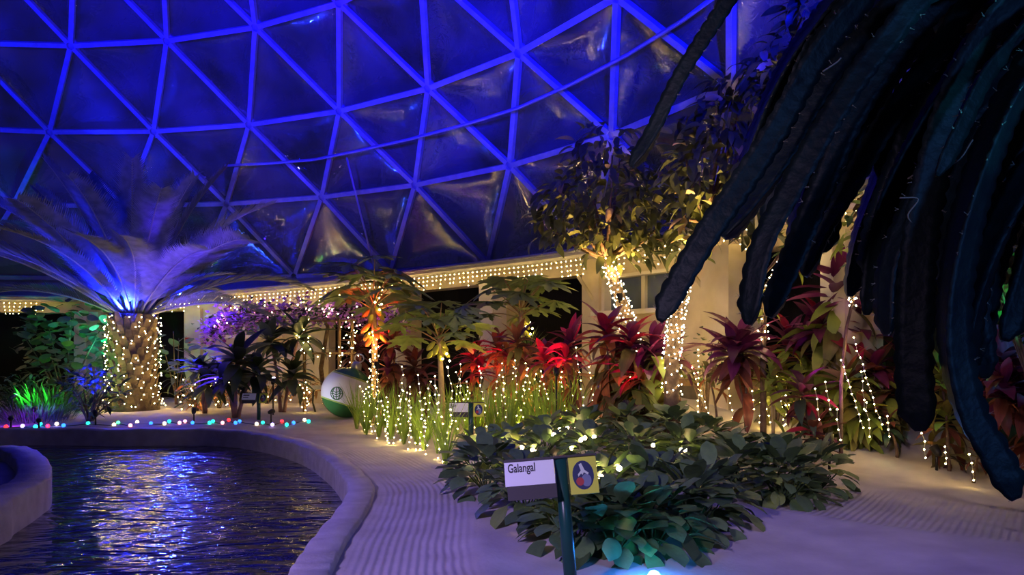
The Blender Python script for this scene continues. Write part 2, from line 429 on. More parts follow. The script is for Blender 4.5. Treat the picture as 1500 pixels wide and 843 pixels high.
# the broad column beside the right-hand bay and the ledge at its foot
struct(MB().arc(A(1042, 18), A(1084, 18), 17.75, 18.5, -.1, lambda a: zeave(a)-.3).build('wall_pillar', CREAM, smooth=False))
BRICK = mat('tan_brick', (.42, .26, .14), (.34, .2, .1), 8, .85, .3, 40, rnd=.15)
lg = struct(MB().arc(A(985, 18), A(1046, 18), 17.9, 18.44, .2, .95).build('wall_ledge', mat('brown_block', (.16, .13, .12), (.12, .1, .09), 6, .85), smooth=False))
nb = 14
for k in range(nb):
    a0 = A(985, 18); a1 = A(1046, 18); s0 = a0+(a1-a0)*(k+.04)/nb; s1 = a0+(a1-a0)*(k+.96)/nb
    MB().arc(s0, s1, 17.86, 18.42, .95, 1.06).build('brick', BRICK, lg, smooth=False)
# diagonal braces under the eave
for px in (868, 1030):
    a = A(px, 18.3); p0 = ring(a, 18.35, 2.75); p1 = ring(a-.006, 17.9, 3.35)
    b = MB(); b.tube([p0, p1], .045, 4); o = b.build('trim_brace', CREAM, smooth=False); struct(o)
# ---- eave: sloping ledge from the dome's foot to a rolled gutter
eave = MB(); n = 90; vs = []
for i in range(n+1):
    a = a_lo+(a_hi-a_lo)*i/n; z = zeave(a)
    for r, zz in ((18.45, z-.02), (17.75, z), (17.72, z+.05), (17.75, z+.12), (18.0, z+.14), (18.98, 4.0), (18.98, 3.9)): vs.append(ring(a, r, zz))
eave.add(vs, [(i*7+k, i*7+k+1, i*7+8+k, i*7+7+k) for i in range(n) for k in range(6)])
eo = struct(eave.build('trim_eave', GUTTER, smooth=False))
MB().tube([ring(a_lo+(a_hi-a_lo)*i/n, 17.7, zeave(a_lo+(a_hi-a_lo)*i/n)+.10) for i in range(n+1)], .045, 6).build('gutter_roll', GUTTER, eo)

# ---- the geodesic dome: hubs, struts and film panes, each a piece of the ceiling
def film():
    m = bpy.data.materials.new('wrinkled_film'); m.use_nodes = True; nt = m.node_tree; N = nt.nodes; L = nt.links; p = N['Principled BSDF']
    p.inputs['Base Color'].default_value = (.42, .42, .5, 1); p.inputs['Roughness'].default_value = .6; p.inputs['Specular IOR Level'].default_value = 0
    tc = N.new('ShaderNodeTexCoord'); nz = N.new('ShaderNodeTexNoise'); nz.inputs['Scale'].default_value = 3.2; nz.inputs['Detail'].default_value = 2; nz.inputs['Distortion'].default_value = 2.5
    L.new(tc.outputs['Object'], nz.inputs['Vector'])
    b = N.new('ShaderNodeBump'); b.inputs['Strength'].default_value = .3; b.inputs['Distance'].default_value = .022; L.new(nz.outputs['Fac'], b.inputs['Height']); L.new(b.outputs[0], p.inputs['Normal'])
    tr = N.new('ShaderNodeBsdfTransparent'); tr.inputs[0].default_value = (.85, .85, .9, 1)
    gl = N.new('ShaderNodeBsdfGlossy'); gl.inputs['Roughness'].default_value = .025; L.new(b.outputs[0], gl.inputs['Normal']); gl.inputs[0].default_value = (.9, .9, .95, 1)
    # dust and condensation: the film scatters a little where it is dirty
    n2 = N.new('ShaderNodeTexNoise'); n2.inputs['Scale'].default_value = .55; n2.inputs['Detail'].default_value = 3; L.new(tc.outputs['Object'], n2.inputs['Vector'])
    mr = N.new('ShaderNodeMapRange'); mr.inputs['From Min'].default_value = .35; mr.inputs['From Max'].default_value = .7; mr.inputs['To Min'].default_value = .08; mr.inputs['To Max'].default_value = .42
    L.new(n2.outputs['Fac'], mr.inputs['Value'])
    ms = N.new('ShaderNodeMixShader'); L.new(mr.outputs[0], ms.inputs[0]); L.new(tr.outputs[0], ms.inputs[1]); L.new(p.outputs[0], ms.inputs[2])
    m2 = N.new('ShaderNodeMixShader'); m2.inputs[0].default_value = .15; L.new(ms.outputs[0], m2.inputs[1]); L.new(gl.outputs[0], m2.inputs[2])
    L.new(m2.outputs[0], N['Material Output'].inputs[0]); return m
FILM = film()
dome = bpy.data.objects.new('ceiling', None); COL.objects.link(dome); dome.location = (CX, CY, 4.0); struct(dome)
def node(k, j):
    a = PH+(j+.5*k)*DL; c = math.cos(TH[k])*RS
    return Vector((CX+c*math.sin(a), CY+c*math.cos(a), CZ+RS*math.sin(TH[k])))
DC = Vector((CX, CY, CZ)); J0, J1 = -3, 10
def jr(k): return range(J0-(k+1)//2, J1-k//2+1)
hubm = MB(); hubm.tube([(0, 0, -.05), (0, 0, .05)], .2, 8); hubme = hubm.mesh('hub', STRUT)
def strut(a, b):
    a, b = Vector(a), Vector(b); n = ((a+b)/2-DC).normalized(); t = (b-a).normalized(); s = t.cross(n)
    m = Matrix((s, t, n)).transposed()
    MB().box((a+b)/2-n*.04, (.064, (b-a).length/2-.1, .055), m).build('strut', STRUT, dome, smooth=False)
def pane(a, b, c, seed):
    n0 = ((b-a).cross(c-a)).normalized(); ctr = (a+b+c)/3
    if n0.dot(ctr-DC) < 0: n0 = -n0
    G = 12; idx = {}; vs = []; fs = []; rr = random.Random(seed)
    ph = [rr.uniform(0, 6) for _ in range(3)]
    for i in range(G+1):
        for j in range(G+1-i):
            u, v = i/G, j/G; wq = 1-u-v; p = a*wq+b*u+c*v
            e = max(0, 27*u*v*wq); h = .26*min(1, e)**.7
            # tension creases fanning out of the corners
            for t_, q, r_, q0 in ((wq, u, v, ph[0]), (u, v, wq, ph[1]), (v, wq, u, ph[2])):
                an = math.atan2(q, r_+1e-6); h += .035*math.sin(an*17+q0)*max(0, t_-.25)*min(1, e*4)
            idx[i, j] = len(vs); vs.append(p+n0*(h+.03))
    for i in range(G):
        for j in range(G-i):
            fs.append((idx[i, j], idx[i+1, j], idx[i, j+1]))
            if j < G-i-1: fs.append((idx[i+1, j], idx[i+1, j+1], idx[i, j+1]))
    m = MB(); m.add(vs, fs); m.build('pane', FILM, dome)
sd = 0
for k in range(6):
    js = list(jr(k))
    for j in js:
        p = node(k, j)
        if k > 0:
            q = (p-DC).to_track_quat('Z', 'Y').to_matrix().to_4x4(); inst('hub', hubme, Matrix.Translation(p) @ q, dome)
        if j+1 in js: strut(p, node(k, j+1))
        if k < 5:
            up = list(jr(k+1))
            if j in up: strut(p, node(k+1, j))
            if j-1 in up: strut(p, node(k+1, j-1))
            if j+1 in js and j in up: sd += 1; pane(p, node(k, j+1), node(k+1, j), sd)
            if j in up and j-1 in up: sd += 1; pane(p, node(k+1, j), node(k+1, j-1), sd)
# conduit that crosses the dome and the rod that hangs from it
def on_dome(px, py, back=.35):
    d = (at(px, py, 1)-Vector((0, 0, EYE))); o = Vector((0, 0, EYE))-DC
    a = d.dot(d); b = 2*o.dot(d); c = o.dot(o)-(RS-back)**2
    return Vector((0, 0, EYE))+d*((-b+math.sqrt(b*b-4*a*c))/(2*a))
cpath = [on_dome(x, y) for x, y in ((330, 243), (400, 239), (460, 234), (520, 222), (600, 204), (680, 183), (760, 158), (840, 122), (920, 80), (1000, 30), (1060, -15))]
o = MB().tube(cpath, .04, 6).build('conduit', STRUT)
tag(o, 'thin curved conduit running across the dome struts', 'conduit')
o = MB().tube([on_dome(508, 231, .42), on_dome(525, 300, .5), ring(A(549), 18.4, 4.0)], .028, 5).build('hanging_rod', STRUT)
tag(o, 'thin pale rod hanging down from the dome conduit to the eave', 'rod')

# ================================================================== OBJECTS
# ---- icicle lights under the eave
def icicles(px0, px1, label, step=.15):
    a0, a1 = A(px0, 17.9), A(px1, 17.9); n = max(2, int((a1-a0)*17.9/step)); pts = []; paths = [[]]
    for i in range(n+1):
        a = a0+(a1-a0)*i/n; top = ring(a, 17.86, zeave(a)-.05); paths[0].append(top)
        k = pick((2, 3, 3, 4, 4)); drop = [top]; dx = U(-.02, .02)
        for q in range(k):
            p = top-Vector((0, 0, .05+q*.11))+Vector((dx*q, 0, 0)); drop.append(p); pts.append(p)
        paths.append(drop)
    light_string('icicle_lights', label, 'icicle lights along the eave', pts, WARM, .0125, wm=PWIRE, paths=paths)
icicles(-60, 62, 'warm icicle lights under the eave behind the round-leaved shrub')
icicles(222, 306, 'warm icicle lights under the eave right beside the date palm trunk')
icicles(326, 470, 'warm icicle lights over the purple flowering vine and window')
icicles(472, 860, 'long row of warm icicle lights over the black curtained openings', .16)
icicles(880, 1096, 'warm icicle lights under the eave above the broad cream pillar', .19)
icicles(1180, 1290, 'warm icicle lights glimpsed behind the hanging cactus stems', .2)

# ---- date palm
def frond_mesh(L, droop, seed):
    rr = random.Random(seed); b = MB(); path = []; y = z = 0; ang = 0
    n = 12
    for i in range(n+1):
        t = i/n; path.append(Vector((0, y, z))); ang = -droop*t**1.4; y += L/n*math.cos(ang); z += L/n*math.sin(ang)
    ra = MB(); ra.tube(path, [.045*(1-.85*i/n) for i in range(n+1)], 4)
    for i in range(58):
        t = .14+.85*i/58; q = t*n; k = min(n-1, int(q)); p = path[k].lerp(path[k+1], q-k); d = (path[k+1]-path[k]).normalized()
        ll = L*.19*math.sin(PI*(.15+.8*t))**.7*rr.uniform(.85, 1.1)
        for s in (-1, 1):
            dr = (d*.75+Vector((s*.62, 0, 0))+Vector((0, 0, .28))).normalized(); e = p+dr*ll+Vector((0, 0, -.1*ll)); wv = d*.042
            m_ = p.lerp(e, .5)
            b.add([p-wv*.6, p+wv*.6, m_+wv, e, m_-wv], [(0, 1, 2, 4), (4, 2, 3)])
    return ra, b
FROND = mat('palm_leaflet', (.24, .27, .24), (.15, .18, .15), 5, .5, rnd=.3, trans=.3)
RACH = mat('palm_rachis', (.30, .32, .18), None, 4, .5)
pb = gp(195, 601); palm = thing('date_palm', pb, 'stout date palm with its trunk wrapped in fairy lights beside the pool', 'palm tree')
TOPZ = 2.62
def tr_r(z): return .56+.13*sstep(.5, 0, z)+.05*math.sin(z*9)*.3
MB().tube([pb+Vector((.02*math.sin(z*3), 0, z)) for z in np.linspace(-.05, TOPZ, 14)], [tr_r(z) for z in np.linspace(0, TOPZ, 14)], 20).build('trunk', mat('palm_trunk', (.11, .08, .055), (.07, .05, .035), 12, .9, .8, 30), palm)
boot = MB(); boot.add([(-.1, 0, -.06), (.1, 0, -.06), (.06, .1, .16), (-.06, .1, .16), (-.08, -.04, .05), (.08, -.04, .05)], [(0, 1, 5, 4), (4, 5, 2, 3), (0, 4, 3), (1, 2, 5), (0, 3, 2, 1)])
bootme = boot.mesh('boot', mat('palm_boot', (.15, .105, .065), (.09, .06, .04), 8, .9, rnd=.2), smooth=False)
for i in range(150):
    z = .1+2.4*i/150; a = i*2.39996
    inst('boot', bootme, LM(pb+Vector((math.sin(a)*tr_r(z)*.98, math.cos(a)*tr_r(z)*.98, z)), a, .1, U(.9, 1.25)), palm)
variants = []
for i, (L, dr) in enumerate(((4.9, .75), (5.1, 1.05), (5.2, 1.2), (4.6, .45), (4.0, .9))):
    ra, lv = frond_mesh(L, dr, i); variants.append((ra.mesh('rachis', RACH), lv.mesh('leaflets', FROND)))
crown = pb+Vector((0, 0, TOPZ-.1))
for i in range(36):
    a = i*2.39996+.3; t = i/36; el = 1.38-1.22*t
    v = 3 if el > 1.05 else (0 if el > .75 else (1 if el > .4 else 2))
    sc = U(.9, 1.08); dy = math.cos(a)*math.cos(el)
    if dy > .2: v = 4; sc *= .7; el = max(el, .6)      # fronds towards the wall stay short
    if dy < -.35: el = max(el, .62); v = 0      # and those towards the pool stay clear of the trunk
    M = LM(crown+Vector((math.sin(a), math.cos(a), 0))*.25, a, el, sc, U(-.5, .5))
    fr = inst('frond', variants[v][0], M, palm)
    lf = bpy.data.objects.new('leaflets', variants[v][1]); COL.objects.link(lf); lf.parent = fr; stuff(lf)
pts = []
for i in range(240):
    z = .08+2.5*i/240; a = i*2.39996+U(-.25, .25); r = tr_r(z)+.13
    pts.append(pb+Vector((math.sin(a)*r, math.cos(a)*r, z+U(-.05, .05))))
for k in range(12): pts.append(pb+Vector((U(-1, 1), -.5, TOPZ+U(0, .5))))
light_string('fairy_lights', 'warm fairy lights wound around the stout date palm trunk', None, pts[:240], WARM, .0175)
BLUEF = (.004, .01, 1.0)
def spot_fixture(base, aim, label, col, power, angle=70, glow=None, h=.25):
    "small black garden spotlight on a spike, with its own lamp"
    t = thing('garden_spotlight', base, label, 'spotlight', 'garden spotlights')
    base = Vector(base); d = (Vector(aim)-base).normalized(); c = base+Vector((0, 0, h))
    MB().tube([base-Vector((0, 0, .05)), c], .018, 5).build('spike', BLACK, t)
    MB().tube([c-d*.07, c-d*.03, c+d*.07], [.03, .05, .06], 8, True).build('housing', BLACK, t)
    if glow: MB().tube([c+d*.072, c+d*.078], .05, 8).build('lens', mat('lens_'+glow, col, emit=30), t)
    l = light('spot_lamp', 'SPOT', c+d*.1, col, power, aim, .05, angle, .7); return t
b0 = pb+Vector((.12, -.72, TOPZ-.35)); spot_fixture(b0, crown+Vector((0, -.1, 4)), 'black spotlight strapped to the palm trunk throwing blue light upwards', BLUEF, 5000, 120)
fl = thing('flood_light', ring(A(260, 17.5), 17.5, zeave(A(260))+.10), 'glowing blue floodlight on the eave beside the palm crown', 'floodlight'); fp = fl.location.copy()
MB().box(fp+Vector((0, .06, 0)), (.14, .06, .1)).build('housing', BLACK, fl, smooth=False); MB().box(fp+Vector((0, -.012, 0)), (.10, .01, .07)).build('lens', mat('blue_lens', (.03, .10, 1), emit=500), fl, smooth=False)
MB().tube([fp+Vector((0, .1, -.05)), fp+Vector((0, .3, -.02))], .02, 5).build('bracket', BLACK, fl)
light('flood_lamp', 'SPOT', fp+Vector((0, -.05, 0)), BLUEF, 9000, pb+Vector((.6, -1, 5)), .08, 120, .8)

def stake(loc, aim, label, col, power, angle):  # stake and housing added for lamps with no fixture in view
    "a garden spotlight whose head is at loc"
    loc = Vector(loc); z = terrain(loc.x, loc.y); return spot_fixture(Vector((loc.x, loc.y, z)), aim, label, col, power, angle, h=max(.12, loc.z-z))
# ---- round-leaved shrub and low plants left of the palm
def leafy(name, label, cat, base, n, meshes, spread, zc, trunk=None, group=None, el=(-.6, .9), sc=(.7, 1.2), branches=6, bark=BARK, stuff_n=0, stuff_mat=None, name_leaf='leaf'):
    "shrub or tree: stem, branches and leaves inside an ellipsoid of half-sizes spread about base + zc"
    t = thing(name, base, label, cat, group); base = Vector(base); c0 = base+Vector(zc)
    tips = []
    for i in range(branches):
        a = 2*PI*i/branches+U(-.3, .3); e = c0+Vector((math.sin(a)*spread[0]*.75, math.cos(a)*spread[1]*.75, U(-.4, .8)*spread[2])); tips.append(e)
        st = base+Vector((U(-.05, .05), U(-.05, .05), 0)) if not trunk else trunk
        MB().tube(bez(st, (st+e)/2+Vector((0, 0, .15*spread[2])), e, 6), [.028*(1-.7*k/6)*max(1, spread[2]) for k in range(7)], 5).build('branch', bark, t)
    for i in range(n):
        while True:
            q = Vector((U(-1, 1), U(-1, 1), U(-1, 1)))
            if .35 < q.length < 1: break
        p = c0+Vector((q.x*spread[0], q.y*spread[1], q.z*spread[2])); a = math.atan2(q.x, q.y)+U(-1, 1)
        if p.z < terrain(p.x, p.y)+.05: p.z = terrain(p.x, p.y)+U(.05, .2)
        inst(name_leaf, pick(meshes), LM(p, a, U(*el), U(*sc), U(-.5, .5)), t)
    return t
G1 = mat('dark_green_leaf', (.045, .075, .04), (.03, .05, .03), 6, .45, rnd=.35, trans=.15)
G2 = mat('mid_green_leaf', (.09, .16, .05), (.06, .11, .035), 6, .45, rnd=.35, trans=.2)
G3 = mat('grey_green_leaf', (.18, .23, .17), (.12, .16, .12), 6, .5, rnd=.3, trans=.2)
G4 = mat('yellow_green_leaf', (.30, .36, .06), (.2, .27, .05), 6, .5, rnd=.3, trans=.3)
RND = [leaf_mesh('round_leaf', .33, .32, G3, .3, 5, .12, 'round'), leaf_mesh('round_leaf', .28, .28, G2, .5, 5, .12, 'round')]
b = gp(70, 605); b.y += 2.2; b.x -= .9; b.z = 0
leafy('sea_grape', 'round-leaved dark shrub standing in front of the black opening', 'shrub', b, 210, RND, (1.6, .8, 1.25), (.1, 0, 1.85), branches=9)
b = gp(140, 600); b.y += 1.3
leafy('sea_grape', 'small round-leaved shrub between the cream pillar and the palm', 'shrub', b, 45, RND, (.5, .4, .9), (-.1, 0, 1.3), branches=5)
b = gp(240, 596); b.y += .8
leafy('sea_grape', 'round-leaved sprigs behind the right side of the palm trunk', 'shrub', b, 22, RND, (.45, .3, .9), (-.15, .2, 1.6), branches=4)
BL = [leaf_mesh('blade', .75, .03, G2, .9, 5, .2, 'strap'), leaf_mesh('blade', .6, .03, G2, .5, 5, .2, 'strap')]
def tuft(name, label, base, n, meshes, r, sc=(.7, 1.2), cat='grass', group=None, lean=.9):
    t = thing(name, base, label, cat, group); base = Vector(base)
    b = MB()
    for i in range(n):
        a = U(0, 2*PI); q = r*math.sqrt(R.random()); M = LM(base+Vector((math.sin(a)*q, math.cos(a)*q, 0)), a+U(-.5, .5), 1.45-lean*R.random(), U(*sc)); me = pick(meshes)
        b.add([M @ v.co for v in me.vertices], [tuple(p.vertices) for p in me.polygons])
    stuff(b.build('blades', meshes[0].materials[0], t)); return t
b1 = gp(62, 606); tuft('grass_clump', 'bright green lit grass clump below the round-leaved shrub', b1+Vector((0, .3, 0)), 420, BL, 1.0, (1.0, 1.6))
stake(b1+Vector((.1, -1.3, .5)), b1+Vector((.3, .5, .7)), 'small spotlight throwing green light on the grass clump', (.05, 1, .1), 420, 100)
LAV = [leaf_mesh('sprig', .4, .02, mat('grey_sprig', (.16, .16, .2), (.1, .1, .13), 5, .7, rnd=.2), .4, 3, .2, 'strap')]
tuft('lavender_bush', 'low greyish bush lit blue at the pool edge', gp(55, 617), 420, LAV, .75, (.7, 1.2), 'shrub')
stake(gp(30, 626)+Vector((0, -.3, .2)), gp(30, 612)+Vector((0, 0, .3)), 'small spotlight throwing violet light on the low greyish bush', (.4, .03, 1), 60, 80)
stake(gp(75, 628)+Vector((0, -.4, .2)), gp(75, 612)+Vector((0, 0, .3)), 'small spotlight throwing blue light on the low greyish bush', (.03, .06, 1), 110, 80)
b = gp(132, 618)
SML = [leaf_mesh('leaf', .25, .09, G1, .5, 4, .2, 'lance'), leaf_mesh('leaf', .2, .08, G3, .7, 4, .2, 'lance')]
leafy('dark_bush', 'dark fine-leaved bush in front of the palm trunk by the pool', 'shrub', b, 220, SML, (.75, .45, .62), (0, .1, .7), branches=9)
b = gp(20, 606); b.y += .8
leafy('dark_bush', 'dark low bush at the foot of the round-leaved shrub', 'shrub', b, 140, SML, (.9, .5, .5), (-.2, 0, .6), branches=8)
stake(at(152, 525, 20.9), at(140, 470, 21.8), 'stake spotlight throwing teal light beside the palm trunk', (.02, 1, .7), 160, 110)

# ---- cane plants: cordyline, dracaena and friends
def cane_plant(name, label, cat, base, heads, leaves, group=None, stemr=.025, stem_m=None, fall=0, nl=22, leafsc=1.0, droop=.35, low=None):
    "stems from the base, each ending in a rosette; heads = [(dx, dy, z, scale)]; low = leaves scattered down the stems"
    t = thing(name, base, label, cat, group); base = Vector(base)
    for hx, hy, hz, hs in heads:
        tip = base+Vector((hx, hy, hz)); midp = base+Vector((hx*.35+U(-.05, .05), hy*.4, hz*.55))
        path = bez(base+Vector((hx*.12, hy*.12, -.04)), midp, tip, 7)
        MB().tube(path, [stemr*(1-.4*k/7) for k in range(8)], 6).build('stem', stem_m or BARK, t)
        for i in range(nl):
            q = i/nl; a = i*2.39996+U(-.3, .3); el = 1.35-(1.35+droop)*q**.9; M = LM(tip+Vector((0, 0, .05-.22*q*hs)), a, el, hs*leafsc*(.62+.5*math.sin(PI*(.2+.7*q)))*U(.85, 1.15), U(-.4, .4))
            inst('leaf', pick(leaves if q < .7 or not low else low), M, t)
        if fall:
            for i in range(fall):
                q = U(.25, .85); p = path[int(q*7)]; a = U(0, 2*PI)
                inst('leaf', pick(low or leaves), LM(p, a, U(-.9, .3), hs*leafsc*U(.8, 1.2), U(-.4, .4)), t)
    return t
def cm(n, a, b): return mat(n, a, b, 5, .38, rnd=.4, trans=.18, stretch=(6, 1, 1))
C_RED = cm('red_leaf', (.50, .02, .07), (.30, .015, .06)); C_PUR = cm('purple_leaf', (.16, .02, .10), (.09, .012, .05))
C_BRZ = cm('bronze_leaf', (.24, .07, .05), (.14, .05, .035)); C_OLV = cm('olive_leaf', (.22, .20, .05), (.15, .12, .04)); C_ORG = cm('orange_leaf', (.50, .18, .05), (.35, .10, .04))
def cl(m, L=.46, W=.135): return [leaf_mesh('leaf', L, W, m, 1.0, 6, .3), leaf_mesh('leaf', L*.9, W*1.1, m, 1.5, 6, .3), leaf_mesh('leaf', L, W*.9, m, .6, 6, .3)]
LR, LP, LB, LO, LOR, LG, LY = cl(C_RED), cl(C_PUR), cl(C_BRZ), cl(C_OLV), cl(C_ORG), cl(G1), cl(G4)  # orange and yellow-green low leaves carry the strands' warm light as colour
def H(base, px, py):                      # head offset from the base for a pixel at the base's distance
    p = at(px, py, base.y); return p.x-base.x, 0, p.z-base.z
def cord(bx, by, heads, leaves, low, label, nl=22, sc=1.0, fall=5, stemr=.022, stem_m=None, dy=0):
    b = gp(bx, by); b.y += dy; b.z = terrain(b.x, b.y)
    hs = []
    for px, py, s in heads:
        x, y, z = H(b, px, py); hs.append((x, U(-.15, .15), z, s))
    return cane_plant('cordyline', label, 'plant', b, hs, leaves, 'red and purple cordyline plants', stemr, stem_m, int(fall*1.7), nl, sc*1.12, .5, low)
cord(697, 624, [(693, 524, 1), (703, 545, .9)], LR+LP[:1], LOR, 'red cordyline nearest the rice sign, above the lit rice')
cord(735, 622, [(728, 508, 1.05), (744, 520, 1)], LB+LR[:1], LOR, 'bronze cordyline with red leaves between two red ones over the rice')
cord(768, 622, [(757, 502, 1), (775, 530, 1)], LB+LP[:1], LO+LOR[:1], 'brownish cordyline in front of the small papaya fruit')
cord(803, 622, [(797, 524, 1), (812, 545, .9)], LR+LB[:1], LOR, 'red cordyline with orange-lit lower leaves above the rice strands')
cord(843, 620, [(838, 502, 1.1), (828, 525, .9)], LR+LP, LB+LOR[:1], 'crimson and violet cordyline beside the cream pilaster')
cord(893, 622, [(886, 488, 1.1), (905, 525, 1.1)], LR+LP, LO+LY+LOR, 'large cordyline with bright crimson top under the lit tree', 24, 1.15, 13)
cord(930, 626, [(924, 502, 1.15), (938, 545, 1.1)], LP+LR, LO+LY+LB[:1], 'purple and red cordyline with drooping olive leaves near lit trunk', 24, 1.15, 14)
cord(972, 620, [(958, 510, 1.2), (975, 530, 1.1)], LP, LO+LY+LB[:1], 'dark purple cordyline between the two lit tree trunks', 24, 1.15, 13)
cord(1053, 628, [(1038, 548, .8)], LO+LY, LOR, 'thin leaning cane with a few yellow leaves on open sand', 6, .9, 2, .02)
cord(1096, 634, [(1085, 505, 1.25), (1070, 520, 1.1)], LP+LP, LB, 'dark purple cordyline beside the broad cream pillar', 26, 1.1, 3)
cord(1133, 636, [(1128, 560, .95), (1136, 545, .9)], LY+LO, LY, 'yellow-green lit cordyline with pale cane', 20, .9, 2, .022, mat('pale_cane', (.45, .36, .2), (.35, .27, .14), 8, .8))
cord(1160, 640, [(1150, 500, 1.2), (1175, 520, 1.1)], LP+LR[:1], LY+LO, 'maroon cordyline behind the yellow-green one', 24, 1.1, 6, dy=.8)
cord(1228, 655, [(1228, 425, 1.5), (1205, 480, 1.2), (1250, 490, 1.2)], LP+LP+LR[:1], LO+LY, 'tallest purple cordyline with upright violet top', 26, 1.1, 14, .03, dy=.6)
cord(1192, 668, [(1178, 575, 1.0), (1186, 630, .9)], LR[:1]+LB+LP, LB+LG, 'dark cordyline with one scarlet leaf and curling bronze leaves', 16, 1.05, 5)
cord(1245, 652, [(1238, 560, 1.1), (1255, 600, 1)], LO+LY+LB, LY+LO, 'olive cordyline lit yellow in front of the tallest purple one', 26, 1.1, 12)
cord(1290, 650, [(1285, 540, 1.1), (1300, 570, 1.1)], LP+LB, LO+LY, 'maroon and olive cordyline next to the lower cactus stems', 22, 1.0, 7)
cord(1316, 668, [(1306, 625, .8)], LB+LG, LG, 'small dark cordyline sprouting from the sand by cactus', 14, .8, 0)
cord(1332, 655, [(1330, 540, 1.1)], LP+LB, LO, 'bronze cordyline half behind the thick cactus stem', 20, 1.0, 6, dy=.6)
cord(1392, 690, [(1385, 555, 1.0), (1392, 610, 1.1)], LY+LO, LB+LO, 'yellow-lit cordyline seen between two thick cactus stems', 20, .9, 6)
cord(1425, 708, [(1425, 668, .6)], LB+LO, LB, 'small bronze seedling with curved leaves on the sand', 10, .75, 0)
cord(1545, 700, [(1482, 520, 1.2), (1500, 580, 1.2), (1465, 570, 1)], LP, LB, 'very dark maroon cordyline right of the cactus', 26, 1.1, 16, dy=-.4)
cord(520, 606, [(518, 520, 1.1), (528, 505, 1.0)], LR[:1]+LP+LB, LB, 'dark red cordyline behind the papaya trunk', 20, 1.1, 4, dy=1.0)
cord(578, 622, [(575, 500, 1.1), (570, 540, 1)], LB+LP, LB, 'brown-maroon cordyline right behind the red lit papaya', 22, 1.05, 8)
cord(610, 620, [(606, 535, 1.1), (618, 555, 1)], LB, LB, 'brown cordyline between the two tall papayas', 22, 1.05, 8)
# dark plants by the pool, left of the ornament
def dark(bx, by, heads, label, nl=24, low=LG, sc=1.3, stem_m=None):
    b = gp(bx, by); hs = []
    for px, py, s in heads:
        x, y, z = H(b, px, py); hs.append((x, U(-.2, .2), z, s))
    return cane_plant('plumeria', label, 'plant', b, hs, PLM, 'dark long-leaved plants by the pool', .05, stem_m or mat('pinkish_stem', (.42, .22, .24), (.22, .13, .13), 6, .7), 0, nl, sc, .5)
PLM = cl(G1, .66, .19)+[leaf_mesh('leaf', .62, .2, G3, .9, 6, .25)]
dark(345, 612, [(352, 528, 1.15), (375, 545, 1.1), (335, 555, .9)], 'broad dark long-leaved plant above the small white sign')
dark(413, 605, [(398, 500, 1), (436, 490, 1.1), (430, 550, 1.05)], 'tall dark long-leaved plant with forked violet stem left of the ornament')
dark(300, 606, [(310, 560, .95), (298, 540, .8)], 'shorter dark long-leaved plant nearer the palm trunk')
DRY = [leaf_mesh('leaf', .3, .09, mat('dry_leaf', (.30, .15, .07), (.18, .09, .05), 5, .7, rnd=.35, trans=.2), 1.2, 5, .3), leaf_mesh('leaf', .28, .09, C_ORG, .9, 5, .3)]
shr = []
for bx, by, lab in ((288, 604, 'dry brown croton with tangled leaves beside the palm'), (322, 598, 'orange brown croton glowing with fairy lights'), (392, 592, 'brown leafy croton behind the small white sign'), (448, 594, 'small orange croton beside the ornament')):
    b = gp(bx, by); leafy('croton', lab, 'shrub', b, 46, DRY, (.42, .35, .42), (0, .1, .5), branches=6, group='brown crotons lit by fairy lights')
    pts = [b+Vector((U(-.4, .4), U(-.45, -.1), U(.1, .95))) for _ in range(22)]
    light_string('fairy_lights', 'warm fairy lights tangled in the '+lab.split(' with ')[0].split(' glowing')[0].split(' behind')[0].split(' beside')[0], None, pts, WARM, .017)
b = gp(262, 600); b.y += .9
LNC = [leaf_mesh('leaf', .5, .12, G3, .6, 5, .2), leaf_mesh('leaf', .45, .1, G1, .9, 5, .2)]
leafy('philodendron', 'dark grey-green leafy plant in front of the black doorway', 'plant', b, 70, LNC, (.75, .4, .75), (0, 0, .8), branches=7)

# ---- purple flowering vine over an arbor
VY = 20.0
vine = thing('bougainvillea', gp(455, 600)+Vector((0, 1.6, 0)), 'purple flowering vine arching in front of the window wall', 'vine')
vpts = [at(x, y, VY) for x, y in ((306, 486), (322, 470), (360, 458), (410, 456), (460, 452), (510, 450), (560, 458), (590, 474))]
MB().tube(vpts, .03, 5).build('branch', BARK, vine)
MB().tube([gp(455, 600)+Vector((0, 1.6, 0)), at(470, 540, VY), at(480, 480, VY), at(470, 455, VY)], [.07, .06, .05, .03], 6).build('stem', BARK, vine)
BR = cm('violet_bract', (.45, .14, .80), (.66, .30, .75)); PK = cm('pink_bract', (.70, .12, .42), (.55, .08, .35))
for m_, n_, nm in ((BR, 1500, 'bracts'), (PK, 160, 'pink_bracts'), (G2, 420, 'vine_leaves')):
    b = MB()
    for i in range(n_):
        q = U(0, len(vpts)-1.001); k = int(q); p = vpts[k].lerp(vpts[k+1], q-k)
        p = p+Vector((R.gauss(0, .15), R.gauss(0, .18), R.gauss(-.12, .22)))
        M = LM(p, U(0, 6.3), U(-1.2, 1.2), 1); s = U(.05, .085)
        b.add([M @ Vector(c) for c in ((0, -s, 0), (s*.8, 0, s*.3), (0, s, 0), (-s*.8, 0, s*.3))], [(0, 1, 2), (0, 2, 3)])
    stuff(b.build(nm, m_, vine))
pts = [vpts[int(q)].lerp(vpts[int(q)+1], q % 1)+Vector((U(-.1, .1), -.25, U(-.3, .2))) for q in [U(.5, 6.4) for _ in range(34)]]
light_string('fairy_lights', 'warm white fairy lights threaded through the purple vine', None, pts, WARMW, .018)
